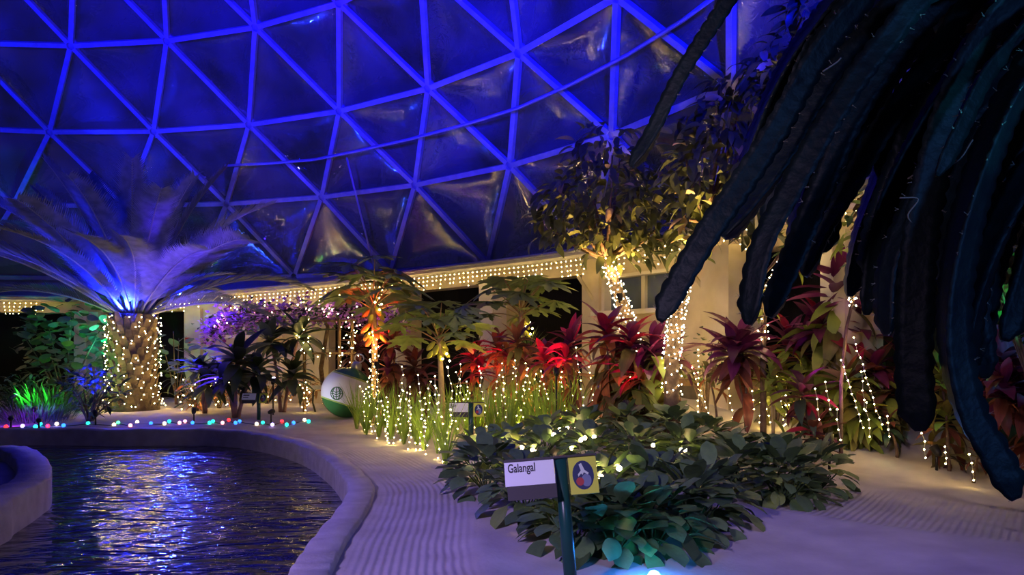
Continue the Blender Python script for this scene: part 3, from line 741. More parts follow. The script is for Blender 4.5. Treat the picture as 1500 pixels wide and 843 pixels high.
arb = [at(x, y, 19.4) for x, y in ((446, 470), (440, 490), (452, 500), (443, 517), (460, 518), (480, 517), (500, 515), (520, 516), (512, 500), (520, 488), (506, 478), (514, 468), (524, 480), (505, 490), (516, 505), (498, 522), (505, 532), (494, 540), (500, 555), (492, 562), (448, 560), (444, 575), (450, 588), (447, 598))]
arb2 = []
for p in arb:
    for _ in range(3): arb2.append(p+Vector((U(-.12, .12), U(-.05, .05), U(-.12, .12))))
light_string('fairy_lights', 'warm fairy lights hung on the trellis behind the ornament', None, arb2, WARM, .015)
# the trellis those lights hang on, and its hanging planter
tre = thing('trellis', gp(470, 592)+Vector((0, .8, 0)), 'slim wooden trellis frame behind the green and white ornament', 'trellis')
WOOD = mat('brown_wood', (.22, .13, .07), (.15, .09, .05), 9, .8, stretch=(1, 1, .2))
for px in (446, 497, 516): p = at(px, 600, 19.6); MB().tube([Vector((p.x, p.y, 0)), Vector((p.x, p.y, at(px, 468, 19.6).z))], .045, 4).build('post', WOOD, tre, smooth=False)
MB().tube([at(440, 518, 19.6), at(522, 518, 19.6)], .03, 4).build('rail', WOOD, tre, smooth=False)
MB().tube([at(440, 470, 19.6), at(522, 470, 19.6)], .03, 4).build('rail', WOOD, tre, smooth=False)

# ---- giant ornament
oc0 = gp(505, 613); ORR = .62
oc = oc0+Vector((0, .25, ORR*.97)); orn = thing('ornament', oc0, 'giant white and green bauble with leaf emblem on the sand', 'ornament')
tilt = Matrix.Rotation(.32, 3, 'Y') @ Matrix.Rotation(-.12, 3, 'X')
OW, OG, OLG = mat('white_gloss', (.75, .75, .75), None, 3, .25), mat('green_gloss', (.05, .19, .045), (.04, .15, .04), 3, .25), mat('lime_band', (.35, .5, .1), None, 3, .3)
def zone(name, t0, t1, m, r=ORR):
    b = MB(); nu, nv = 40, max(2, int((t1-t0)*10)); vs = []
    for j in range(nv+1):
        t = t0+(t1-t0)*j/nv
        for i in range(nu): a = 2*PI*i/nu; vs.append(oc+tilt @ Vector((r*math.sin(t)*math.cos(a), r*math.sin(t)*math.sin(a), r*math.cos(t))))
    b.add(vs, [(j*nu+i, (j+1)*nu+i, (j+1)*nu+(i+1) % nu, j*nu+(i+1) % nu) for j in range(nv) for i in range(nu)]); return b.build(name, m, orn)
zone('green_cap', 0.03, .88, OG); zone('lime_stripe', .88, .96, OLG, ORR+.003); zone('white_band', .96, 2.02, OW); zone('lime_stripe', 2.02, 2.08, OLG, ORR+.003); zone('green_base', 2.08, PI-.01, OG)
top = oc+tilt @ Vector((0, 0, ORR)); up = tilt @ Vector((0, 0, 1)); sx = tilt @ Vector((1, 0, 0))
CHR = mat('silver_cap', (.7, .68, .62), None, 3, .3, metallic=.8)
MB().tube([top-up*.03, top+up*.13, top+up*.16], [.14, .11, .07], 14).build('cap', CHR, orn)
MB().tube([top+up*.16+sx*.11*math.sin(2*PI*i/18)+up*.10*(1-math.cos(2*PI*i/18)) for i in range(19)], .018, 6).build('hanger_ring', CHR, orn)
# emblem: a ring with three meridians and leaf veins, drawn as raised lines on the ball
def onball(u, v):
    d = Vector((-.20+u, -1, .02+v)).normalized(); return oc+d*(ORR+.004)
EM = MB(); er = .25
EM.tube([onball(er*math.cos(2*PI*i/28), er*math.sin(2*PI*i/28)) for i in range(29)], .011, 5)
for k in (-.62, 0, .62): EM.tube([onball(er*k*math.cos(t), er*math.sin(t)) for t in np.linspace(-PI/2, PI/2, 12)], .010, 5)
for s in (-1, 1):
    for h in (-.55, -.2, .15): EM.tube([onball(s*er*q*.8, er*(h+.55*q*q)) for q in np.linspace(0, 1, 7)], .009, 5)
    EM.tube([onball(s*er*q, -er*.1+er*.1*q) for q in np.linspace(.3, .98, 6)], .008, 5)
EM.build('emblem', OG, orn)
# pale bench-like handle beside the ornament
hb = thing('handrail', gp(456, 606)+Vector((0, .4, 0)), 'short pale rail on a bent leg beside the ornament', 'rail'); yy = hb.location.y
MB().box(at(468, 568, yy), (.26, .04, .05)).build('rail', mat('pale_plastic', (.6, .6, .66), None, 4, .4), hb, smooth=False)
MB().tube([Vector((at(459, 572, yy).x, yy, at(459, 572, yy).z)), Vector((at(458, 590, yy).x, yy, at(458, 590, yy).z)), hb.location], .025, 6).build('leg', BLACK, hb)
# ---- coloured bulbs on the sand at the pool edge
cb = [(9, 628, 'r'), (33, 627, 'v'), (52, 628, 't'), (59, 624, 't'), (70, 627, 'r'), (83, 624, 'w'), (93, 626, 'b'), (129, 623, 't'), (167, 625, 'w'), (173, 622, 'g'), (191, 626, 'p'), (201, 621, 'w'), (221, 623, 'b'), (241, 623, 'w'), (248, 620, 't'), (263, 622, 'p'), (271, 620, 'p'), (282, 622, 'b'), (307, 622, 't'), (312, 620, 't'), (326, 622, 'p'), (335, 618, 'r'), (345, 622, 'b'), (351, 620, 'b'), (376, 624, 'w'), (385, 622, 't'), (399, 625, 'v'), (413, 620, 'r'), (420, 625, 't'), (430, 622, 'b'), (446, 618, 'w'), (452, 620, 't')]
cc = {'r': ('red', (1, .03, .04)), 'v': ('violet', (.55, .4, 1)), 't': ('teal', (.02, .9, .6)), 'w': ('white', (1, .8, .5)), 'b': ('blue', (.03, .2, 1)), 'g': ('green', (.1, 1, .3)), 'p': ('pink', (1, .35, .4))}
cs = thing('coloured_lights', gp(9, 628), 'string of multicoloured bulbs lying on sand along the pool edge', 'string lights')
cp = [gp(x, y)+Vector((0, 0, .035)) for x, y, c in cb]
MB().tube([p-Vector((0, 0, .02)) for p in cp], .008, 4).build('wire', WIRE, cs)
for p, (x, y, c) in zip(cp, cb): MB().ball(p, .042, True).build('bulb', mat(cc[c][0]+'_bulb', cc[c][1], emit=3.2), cs)['label'] = cc[c][0]+' glowing bulb'
spot_fixture(gp(397, 620), oc+Vector((-.1, 0, .1)), 'black garden spotlight between the white sign and ornament', (.80, .78, 1), 70, 50)
spot_fixture(gp(284, 619), pb+Vector((2.3, -.6, 4.2)), 'black garden spotlight below the brown crotons', (.06, .015, 1), 3000, 62)
spot_fixture(gp(140, 624), pb+Vector((-1.2, -.6, 5.0)), 'black garden spotlight in front of the fine-leaved bush', BLUEF, 2600, 52)

# ---- papayas
PAPL = mat('papaya_leaf', (.36, .46, .15), (.26, .35, .11), 5, .5, rnd=.25, trans=.25)
def papaya_leaf(sz, seed):
    rr = random.Random(seed); b = MB(); vs = [(0, 0, 0)]; lobes = 7; ring_ = []
    for k in range(lobes):
        a = -2.2+4.4*k/(lobes-1); Lk = sz*(1-.10*abs(k-3))*rr.uniform(.9, 1.05)
        prof = [(.24, -.30), (.46, -.17), (.50, -.22), (.66, -.26), (.64, -.12), (.82, -.12), (1.0, 0), (.82, .12), (.64, .12), (.66, .26), (.50, .22), (.46, .17)]
        for q, s in prof:
            aa = a+s*1.25/(max(q, .3)**.3); r = q*Lk; ring_.append((r*math.sin(aa), r*math.cos(aa), -.20*(q**1.6)*sz+.05*sz*abs(s)))
    vs += ring_; n = len(ring_)
    b.add(vs, [(0, i+1, i+2) for i in range(n-1)]); return b.mesh('leaf', PAPL)
PLV = [papaya_leaf(.74, 1), papaya_leaf(.68, 2), papaya_leaf(.6, 3)]
PET = mat('papaya_petiole', (.35, .30, .12), (.4, .18, .12), 4, .5)
def papaya(bx, by, top, fruit0, label, n, pet, fr_n, fr_col, lean=0, sc=1, trunk_m=None, dy=0):
    b = gp(bx, by); b.y += dy; b.z = terrain(b.x, b.y); t = thing('papaya_tree', b, label, 'tree', 'papaya trees')
    tp = at(top[0], top[1], b.y); path = bez(b-Vector((0, 0, .05)), (b+tp)/2+Vector((lean, 0, 0)), tp, 9)
    MB().tube(path, [.085*sc*(1-.45*k/9) for k in range(10)], 9).build('trunk', trunk_m or mat('papaya_bark', (.36, .26, .17), (.26, .18, .12), 10, .8, .3, 20), t)
    for i in range(n):
        a = i*2.39996+.5; el = 1.15-.95*i/n; d = Vector((math.sin(a)*math.cos(el), math.cos(a)*math.cos(el), math.sin(el))); L = pet*U(.8, 1.1)*sc
        if d.y > .3: L *= .75
        s = tp-Vector((0, 0, .25*sc*i/n)); e = s+d*L+Vector((0, 0, -.10*L))
        MB().tube(bez(s, s+d*L*.55+Vector((0, 0, .05)), e, 5), [.014, .013, .012, .011, .010, .009], 5).build('petiole', PET, t)
        inst('leaf', pick(PLV), LM(e, a, -.15+U(-.25, .35), sc*U(.9, 1.15), U(-.3, .3)), t)
    fm = MB(); nn = 8
    fm.tube([(0, 0, 0), (0, 0, -.03), (0, 0, -.09), (0, 0, -.17), (0, 0, -.24), (0, 0, -.28)], [.012, .032, .055, .06, .045, .01], nn)
    fme = fm.mesh('fruit', fr_col)
    f0 = at(fruit0[0], fruit0[1], b.y)
    for i in range(fr_n):
        q = i/max(1, fr_n-1); p = f0.lerp(tp, 1-q)-Vector((0, 0, .08)); a = i*2.39996
        inst('fruit', fme, Matrix.Translation(p+Vector((math.sin(a), math.cos(a), 0))*.08*sc) @ Matrix.Rotation(-a, 4, 'Z') @ Matrix.Rotation(.75, 4, 'X') @ Matrix.Scale(sc*U(.8, 1.1), 4), t)
    return b
FRG = mat('yellow_fruit', (.55, .48, .08), (.42, .42, .06), 4, .4, rnd=.2)
pbz = papaya(549, 622, (547, 440), (549, 488), 'tallest papaya with red-lit trunk and fruit behind the bauble', 20, 1.0, 13, FRG, .03, 1.1)
p2 = papaya(642, 640, (643, 490), (641, 512), 'papaya with a cluster of yellow fruit next to the rice sign', 17, .95, 10, FRG, .02, .9, dy=.9)
p3 = papaya(762, 618, (763, 452), (761, 478), 'papaya with yellow fruit between black openings', 16, 1.0, 7, FRG, .02, 1, dy=1.2)
RED = (1, .03, .02)
spot_fixture(pbz+Vector((.16, -.62, 0)), pbz+Vector((0, 0, 2.1)), 'black spotlight throwing red light on the tallest papaya', RED, 330, 62, h=1.3)
fb = pbz+Vector((.15, -.45, 2.75)); light_string('fruit_fill_lights', 'added warm fill bulbs tucked into the red-lit papaya fruit', None, [fb+Vector((0, .12, 0)), fb+Vector((.06, .1, -.14)), fb+Vector((-.08, .1, -.1)), fb+Vector((.02, .08, -.26))], WARM, .024)  # bulbs added to brighten the fruit, here and on the other two papayas
fb = p2+Vector((.1, -.35, 1.55)); light_string('fruit_fill_lights', 'added warm fill bulbs tucked into the yellow papaya fruit beside the sign', None, [fb+Vector((0, .12, 0)), fb+Vector((.06, .1, -.14)), fb+Vector((-.08, .1, -.1)), fb+Vector((.02, .08, -.26))], WARM, .024)
fb = p3+Vector((.22, -.3, 2.1)); light_string('fruit_fill_lights', 'added warm fill bulbs tucked into the papaya fruit between black openings', None, [fb+Vector((0, .12, 0)), fb+Vector((.06, .1, -.14)), fb+Vector((-.08, .1, -.1)), fb+Vector((.02, .08, -.26))], WARM, .024)
pts = [pbz+Vector((.1*math.sin(k*1.3), -.11+.04*math.cos(k*1.3), .1+2.0*k/50)) for k in range(50)]
light_string('fairy_lights', 'warm fairy lights climbing the red-lit papaya trunk', None, pts, WARM, .016)

# ---- rice clumps and upright light strands among them
RICEM = mat('rice_blade', (.32, .50, .07), (.22, .38, .05), 5, .5, rnd=.2, trans=.3)
RB = [leaf_mesh('blade', 1.05, .024, RICEM, .5, 5, .2, 'strap'), leaf_mesh('blade', .9, .024, RICEM, .9, 5, .2, 'strap'), leaf_mesh('blade', 1.0, .022, RICEM, .15, 5, .2, 'strap')]
rice = [(523, 629), (536, 638), (555, 641), (573, 644), (591, 652), (610, 654), (622, 661), (642, 667), (653, 681), (540, 630), (565, 633), (585, 636), (603, 640), (628, 645), (648, 650), (669, 637), (684, 640), (700, 641), (720, 643), (733, 640), (746, 642), (759, 634), (774, 637), (788, 636), (802, 634), (814, 634), (829, 625), (844, 618), (710, 630), (752, 626), (795, 625), (660, 628), (690, 628), (775, 627), (822, 617)]
for x, y in rice:
    b = gp(x, y); tuft('rice_clump', 'lone rice clump standing on the path side of the Rice sign' if (x, y) == (653, 681) else ('upright green rice clump at the path edge of the lit bed' if x < 650 and y > 625 and (x, y) in rice[:9] else ('slender rice clump between the Rice sign and the crimson cordylines' if x > 655 else 'green rice clump near the tallest papaya trunk')), b, 24, RB, .035, (.8, 1.12), 'rice plant', 'rice clumps past the sign' if x > 655 else ('rice clumps along the path' if (x, y) in rice[:9] else 'rice clumps by the papaya'), .13)
def strand(b, e, label, group, n=12, wob=.03):
    pts = [Vector(b).lerp(Vector(e), i/(n-1))+Vector((U(-wob, wob), U(-wob, wob), 0)) for i in range(n)]
    light_string('light_strand', label, group, pts, WARM, .0125, wm=PWIRE)
for i in range(40):
    x = 528+330*(i+.5)/40+U(-5, 5); y = (630+(x-523)*.34 if x < 655 else 641-(x-655)*.11)-U(-7, 11); b = gp(x, y); h = U(.75, 1.35)
    if i % 3 == 0: b.y -= .12
    b.z = terrain(b.x, b.y)
    strand(b+Vector((0, 0, .03)), b+Vector((U(-.2, .2), U(-.1, .1), h)), 'warm light strand standing in rice past the Rice sign' if x > 655 else 'warm light strand standing in rice between bauble and Rice sign', 'light strands past the sign' if x > 655 else 'light strands before the sign', 10)
# ---- hanging strands in the cordylines
for i, (x0, y0, x1, y1, Y) in enumerate(((861, 522, 871, 603, 13.5), (882, 544, 885, 569, 13), (915, 569, 917, 606, 12.8), (924, 553, 940, 590, 12.8), (975, 543, 998, 612, 12.8), (1023, 513, 1023, 612, 12.2), (1013, 539, 1041, 614, 12.2), (1066, 559, 1073, 612, 12), (1116, 571, 1113, 619, 11.6), (1116, 571, 1128, 619, 11.6), (1135, 543, 1149, 624, 11.5), (1147, 576, 1159, 602, 11.5), (1250, 495, 1291, 622, 10), (1233, 528, 1264, 627, 10), (1210, 560, 1216, 600, 9.6), (1195, 570, 1200, 615, 9.6), (1225, 600, 1232, 645, 9.5), (1262, 545, 1266, 600, 9.6), (1150, 580, 1152, 622, 10.8), (1100, 560, 1104, 600, 11), (1268, 590, 1275, 640, 9.8), (1352, 635, 1356, 671, 9.2), (1385, 655, 1387, 680, 9), (1420, 666, 1428, 704, 8.6), (1392, 560, 1398, 590, 8.7), (1300, 610, 1304, 640, 10), (900, 540, 905, 600, 12.9), (950, 545, 956, 590, 12.8), (1382, 510, 1384, 545, 8.7))):
    t, e = at(x0, y0, Y), at(x1, y1, Y); n = max(4, int((t-e).length/.085))
    where = [w for lim, w in ((890, 'beside the last red cordyline over the rice'), (1005, 'in the crimson cordylines under the lit tree'), (1050, 'by the thin leaning cane'), (1090, 'below the dark purple cordyline by the pillar'), (1170, 'around the yellow-green cordyline'), (1320, 'in front of the tallest purple cordyline'), (1500, 'between the two thick cactus stems')) if x0 < lim][0]
    strand(e, t, 'warm light strand hanging '+where, 'light strands '+where, n, .012)

# ---- trees with wrapped trunks
TL = mat('tree_leaf', (.17, .19, .06), (.10, .12, .04), 6, .42, rnd=.45, trans=.15)
TLP = mat('tree_leaf_pale', (.55, .38, .18), (.42, .32, .14), 6, .5, rnd=.3, trans=.2)
TLV = [leaf_mesh('leaf', .36, .15, TL, .9, 5, .25), leaf_mesh('leaf', .32, .15, TL, .5, 5, .25), leaf_mesh('leaf', .38, .15, TL, 1.4, 5, .25)]
TLW = TLV*3+[leaf_mesh('leaf', .34, .14, TLP, .8, 5, .25)]
def tree(label, path_px, Y, r0, blobs, n, n_stuff, leaves, group, lights, light_label, sparse=False, bulbs=150, lo=0., hi=1., by=600):
    pts = [at(x, y, Y) for x, y in path_px]; b = Vector((pts[0].x, Y, terrain(pts[0].x, Y))); pts = [b-Vector((0, 0, .05))]+pts
    t = thing('broadleaf_tree', b, label, 'tree', group); m = len(pts)
    path = []
    for i in range(m-1):
        for k in range(4): path.append(pts[i].lerp(pts[i+1], k/4))
    path.append(pts[-1]); rads = [r0*(1-.55*i/(len(path)-1)) for i in range(len(path))]
    MB().tube(path, rads, 9).build('trunk', BARK, t)
    fork = pts[-1]; tot = sum(q[2]*q[3] for q in blobs); sm = MB()
    for bx, by_, rx, ry, *yb in blobs:
        Yb = yb[0] if yb else Y; c = at(bx, by_, Yb); wx, wz = rx*Yb/F, ry*Yb/F; wy = min(1.6, .8*max(wx, wz))
        for k in range(3):
            e = c+Vector((U(-.6, .6)*wx, U(-.6, .6)*wy, U(-.3, .7)*wz))
            MB().tube(bez(fork, (fork+e)/2+Vector((U(-.1, .1), 0, -.1)), e, 6), [.05*(1-.75*q/6) for q in range(7)], 5).build('branch', BARK, t)
        nb_ = int(n*rx*ry/tot); ns_ = int(n_stuff*rx*ry/tot)
        for i in range(nb_+ns_):
            while True:
                q = Vector((U(-1, 1), U(-1, 1), U(-1, 1)))
                if (.45 if not sparse else 0) < q.length < 1: break
            if i < nb_ and q.y > .2: q.y = -q.y
            p = c+Vector((q.x*wx, q.y*wy, q.z*wz)); M = LM(p, math.atan2(q.x, q.y)+U(-.9, .9), U(-.9, .5), U(.7, 1.15), U(-.5, .5)); me = pick(leaves)
            if i < nb_: inst('leaf', me, M, t)
            else: sm.add([M @ v.co for v in me.vertices], [tuple(p_.vertices) for p_ in me.polygons])
    if n_stuff: stuff(sm.build('inner_leaves', TL, t))
    lp = []
    for i in range(bulbs):
        q = lo+(hi-lo)*i/bulbs; k = q*(len(path)-1); j = min(len(path)-2, int(k)); p = path[j].lerp(path[j+1], k-j); a = i*1.9; r = rads[j]+.035
        lp.append(p+Vector((math.sin(a)*r, math.cos(a)*r, U(-.04, .04))))
    light_string('fairy_lights', light_label, None, lp, WARMW, .0125)
    return b
tree('dense broad-leaved tree with a light-wrapped leaning trunk', [(928, 520), (918, 465), (905, 425), (888, 380)], 13.6, .17, [(892, 300, 105, 72), (828, 318, 52, 62), (885, 222, 62, 42), (965, 300, 72, 72), (905, 360, 72, 34)], 300, 420, TLW, 'broad-leaved trees', True, 'warm white fairy lights wrapped round the leaning tree trunk', bulbs=190, lo=.15)
tree('broad-leaved tree half hidden behind the cactus stems, trunk wrapped in lights', [(984, 520), (990, 470), (1004, 410), (1035, 320)], 11.6, .13, [(1035, 235, 62, 80, 11), (1078, 165, 58, 58, 10.4), (1020, 330, 42, 55), (1100, 290, 42, 62, 10.4), (1150, 105, 62, 50, 9.6), (1200, 30, 60, 40, 9)], 260, 260, TLW, 'broad-leaved trees', True, 'warm white fairy lights wrapped round the trunk beside the cactus', bulbs=170, lo=.12, hi=.8)
YL = [leaf_mesh('leaf', .3, .1, G4, .9, 5, .25), leaf_mesh('leaf', .28, .1, G2, .5, 5, .25)]
tree('slender tree with yellow-green sprigs and lights behind the cactus', [(1118, 500), (1120, 440), (1140, 390), (1168, 330)], 11.3, .05, [(1160, 350, 22, 50), (1115, 430, 14, 30)], 46, 0, YL, 'broad-leaved trees', True, 'warm white fairy lights on the slender yellow-green tree', True, 60, .25)
tree('thin sprouting trunk wrapped in lights behind the violet cordyline top', [(1232, 560), (1240, 480), (1254, 420), (1264, 340), (1272, 285)], 10.1, .028, [(1250, 340, 26, 50), (1268, 300, 16, 28), (1262, 400, 12, 30)], 56, 0, YL, 'broad-leaved trees', True, 'warm white fairy lights on the thin sprouting trunk', True, 60, .5)
# green-lit branch tips at far right
GB = [leaf_mesh('leaf', .42, .17, G2, .8, 5, .2, 'oval'), leaf_mesh('leaf', .4, .15, G2, .4, 5, .2, 'oval')]
bq = gp(1475, 640); bq.y = 7.0; bq.x = (1575-750)*7.0/F; bq.z = terrain(bq.x, bq.y)
leafy('broadleaf_bush', 'green-lit leafy shrub right behind the thick cactus stems', 'shrub', bq, 60, GB, (.36, .25, .34), (-.55, 0, 2.25-bq.z), branches=7)
stake(bq+Vector((-.65, -.7, 1.4)), bq+Vector((-.5, 0, 2.3-bq.z)), 'stake spotlight throwing green light into the shrub behind the cactus', (.02, 1, .35), 70, 70)
stake(at(1540, 560, 8.0)+Vector((0, 0, .8)), gp(1475, 665), 'stake spotlight throwing teal light on the far sand', (.05, 1, .75), 110, 90)
stake(gp(705, 630)+Vector((0, 0, 1.0)), gp(705, 622)+Vector((0, .2, 1.8)), 'stake spotlight throwing red light on the first red cordyline', (1, .02, .08), 60, 110)
stake(gp(815, 630)+Vector((0, 0, 1.0)), gp(820, 620)+Vector((0, .2, 1.9)), 'stake spotlight throwing red light on the crimson and violet cordyline', (1, .02, .08), 70, 110)
stake(gp(905, 640)+Vector((.1, -.2, .5)), gp(910, 620)+Vector((0, 0, 1.8)), 'small spotlight throwing red light on the large crimson-topped cordyline', (1, .03, .1), 60, 80)
stake(gp(1215, 690)+Vector((0, 0, .4)), gp(1225, 655)+Vector((0, .4, 2.4)), 'small spotlight throwing violet light on the tallest cordyline', (.55, .05, 1), 60, 60)
spot_fixture(gp(1372, 690), gp(1372, 690)+Vector((-.5, 1, 1.6)), 'black garden spotlight at the foot of the yellow-lit cordyline', (1, .2, .1), 20, 60)

stake(at(400, 560, 18.3), at(420, 455, 20), 'added stake spotlight throwing violet light on the purple vine', (.5, .25, 1), 200, 70)  # added lamp that brightens the bracts
spot_fixture(at(908, 440, 13.25), at(890, 290, 13.4), 'added small amber fill spotlight strapped to the leaning lit trunk', (1, .55, .18), 520, 95, h=.05)  # added uplight, brightens the crown leaves from below
spot_fixture(at(1002, 420, 11.3), at(1045, 240, 10.9), 'added small amber fill spotlight strapped to the lit trunk beside the cactus', (1, .6, .2), 380, 90, h=.05)  # second added uplight, for the crown by the cactus
stake(gp(50, 620)+Vector((0, 0, .3)), gp(70, 605)+Vector((-.6, 2.2, 2.0)), 'added small fill spotlight throwing pale teal light on the round-leaved shrub', (.25, .6, .8), 80, 80)  # added fill that makes the shrub's leaves show
# ---- spiky fan plants among the red cordylines
SPK = [leaf_mesh('blade', .75, .035, G2, .35, 4, .2, 'strap')]
for px, py, dy, lab in ((690, 622, .7, 'spiky green plant behind the first red cordyline'), (775, 616, .8, 'spiky green plant below the small papaya')):
    b = gp(px, py); b.y += dy; b.z = terrain(b.x, b.y); t = thing('yucca', b, lab, 'plant', 'spiky green plants'); tip = b+Vector((0, 0, 1.35))
    MB().tube([b, tip], .06, 7).build('stem', BARK, t)
    for i in range(46): a = i*2.39996; inst('blade', SPK[0], LM(tip, a, 1.3-1.5*i/46, U(.8, 1.1)), t)
# slim shrub by the broad pillar
bq = gp(1030, 606); leafy('box_shrub', 'small round-leaved shrub against the right cream wall', 'shrub', bq+Vector((0, -.1, .0)), 60, [leaf_mesh('leaf', .12, .09, G2, .4, 4, .15, 'oval')], (.45, .25, .55), (0, 0, .95), branches=7)

# ---- galangal bed: low rosettes of broad leaves
GA = mat('galangal_leaf', (.12, .20, .07), (.075, .13, .05), 7, .5, .3, 18, rnd=.4, trans=.12)
GAY = mat('galangal_leaf_light', (.26, .34, .08), (.2, .27, .07), 7, .5, .3, 18, rnd=.3, trans=.15)
def gl(m): return [leaf_mesh('leaf', .29, .19, m, .7, 6, .18, 'oval', .12), leaf_mesh('leaf', .27, .19, m, 1.1, 6, .12, 'oval', .15), leaf_mesh('leaf', .31, .18, m, .4, 6, .22, 'oval', .1)]
GAL, GALY = gl(GA), gl(GAY)
gal = [(800, 664), (855, 655), (915, 650), (980, 655), (1035, 668), (705, 700), (745, 690), (800, 700), (865, 690), (935, 685), (1005, 690), (1070, 700), (1090, 725), (1140, 712), (1195, 722), (1150, 735), (712, 722), (770, 752), (845, 800), (900, 812), (955, 806), (1010, 780), (880, 760), (955, 758), (1040, 760), (820, 770)]
gdesc = ['at the back edge of the bed', 'with glowing globes in it at the back', 'under the bulbs at the bed top', 'behind the middle of the bed', 'at the back corner facing the cordylines', 'on the path side near the rice sign', 'beside the rice sign post', 'behind the white name board', 'right behind the yellow emblem board', 'with light green leaves in the bed middle', 'in the bed middle under two bulbs', 'where the bed narrows to its tail', 'at the near side of the bed tail', 'on top of the bed tail', 'at the very tip of the bed tail', 'in the shade of the bed tail', 'spilling onto the raked path', 'under the white name board', 'hugging the green sign post', 'over the blue ground light', 'next to the blue ground light', 'at the front corner away from the post', 'above the front row beside the post', 'in the centre of the front mound', 'on the outer side of the front mound', 'between sign post and left mound']
bulbs_px = [(105, 433), (102, 449), (133, 428), (134, 440), (157, 430), (190, 425), (210, 445), (225, 446), (268, 440), (266, 452), (301, 450), (310, 457), (355, 395), (367, 402), (386, 385), (410, 380), (433, 376), (448, 385), (424, 444), (453, 418), (465, 412), (494, 408), (680, 435), (768, 450), (780, 450), (624, 456), (614, 491), (573, 508), (495, 503), (515, 535), (373, 570)]
for (px, py), ds in zip(gal, gdesc):
    b = gp(px, py); t = thing('galangal_plant', b, 'dark green galangal rosette '+ds, 'plant', 'galangal plants in the bed')
    n = 62
    for i in range(n):
        q = (i+.5)/n; a = i*2.39996+U(-.3, .3); rad = .33*math.sqrt(q); hgt = .40*(1-q**1.5)+.03
        p = b+Vector((math.sin(a)*rad, math.cos(a)*rad, hgt+U(-.03, .03))); M = LM(p, a+U(-.4, .4), 1.1-1.5*q+U(-.25, .25), U(.7, 1.05), U(-.35, .35))
        inst('leaf', pick(GALY if R.random() < .12 else GAL), M, t)
    sb = MB()
    for i in range(14): a = i*2.4; sb.tube([b+Vector((0, 0, -.02)), b+Vector((math.sin(a)*.22, math.cos(a)*.22, .22))], .008, 4, False)
    sb.build('stalks', G2, t)
gb = []
for x, y in bulbs_px:
    px, py = 640+x/2.146, 450+y/2.146
    best = min(gal, key=lambda g: abs(g[0]-px)+max(0, py-g[1]+10)*3+abs((g[1]-45)-py)*.6); Y = gp(*best).y-.15
    gb.append(at(px, py, Y))
gs = light_string('globe_lights', 'warm globe bulbs on a cord draped over the galangal bed', None, gb, mat('globe_bulb', (1, .70, .30), emit=55), .026, hi=True)

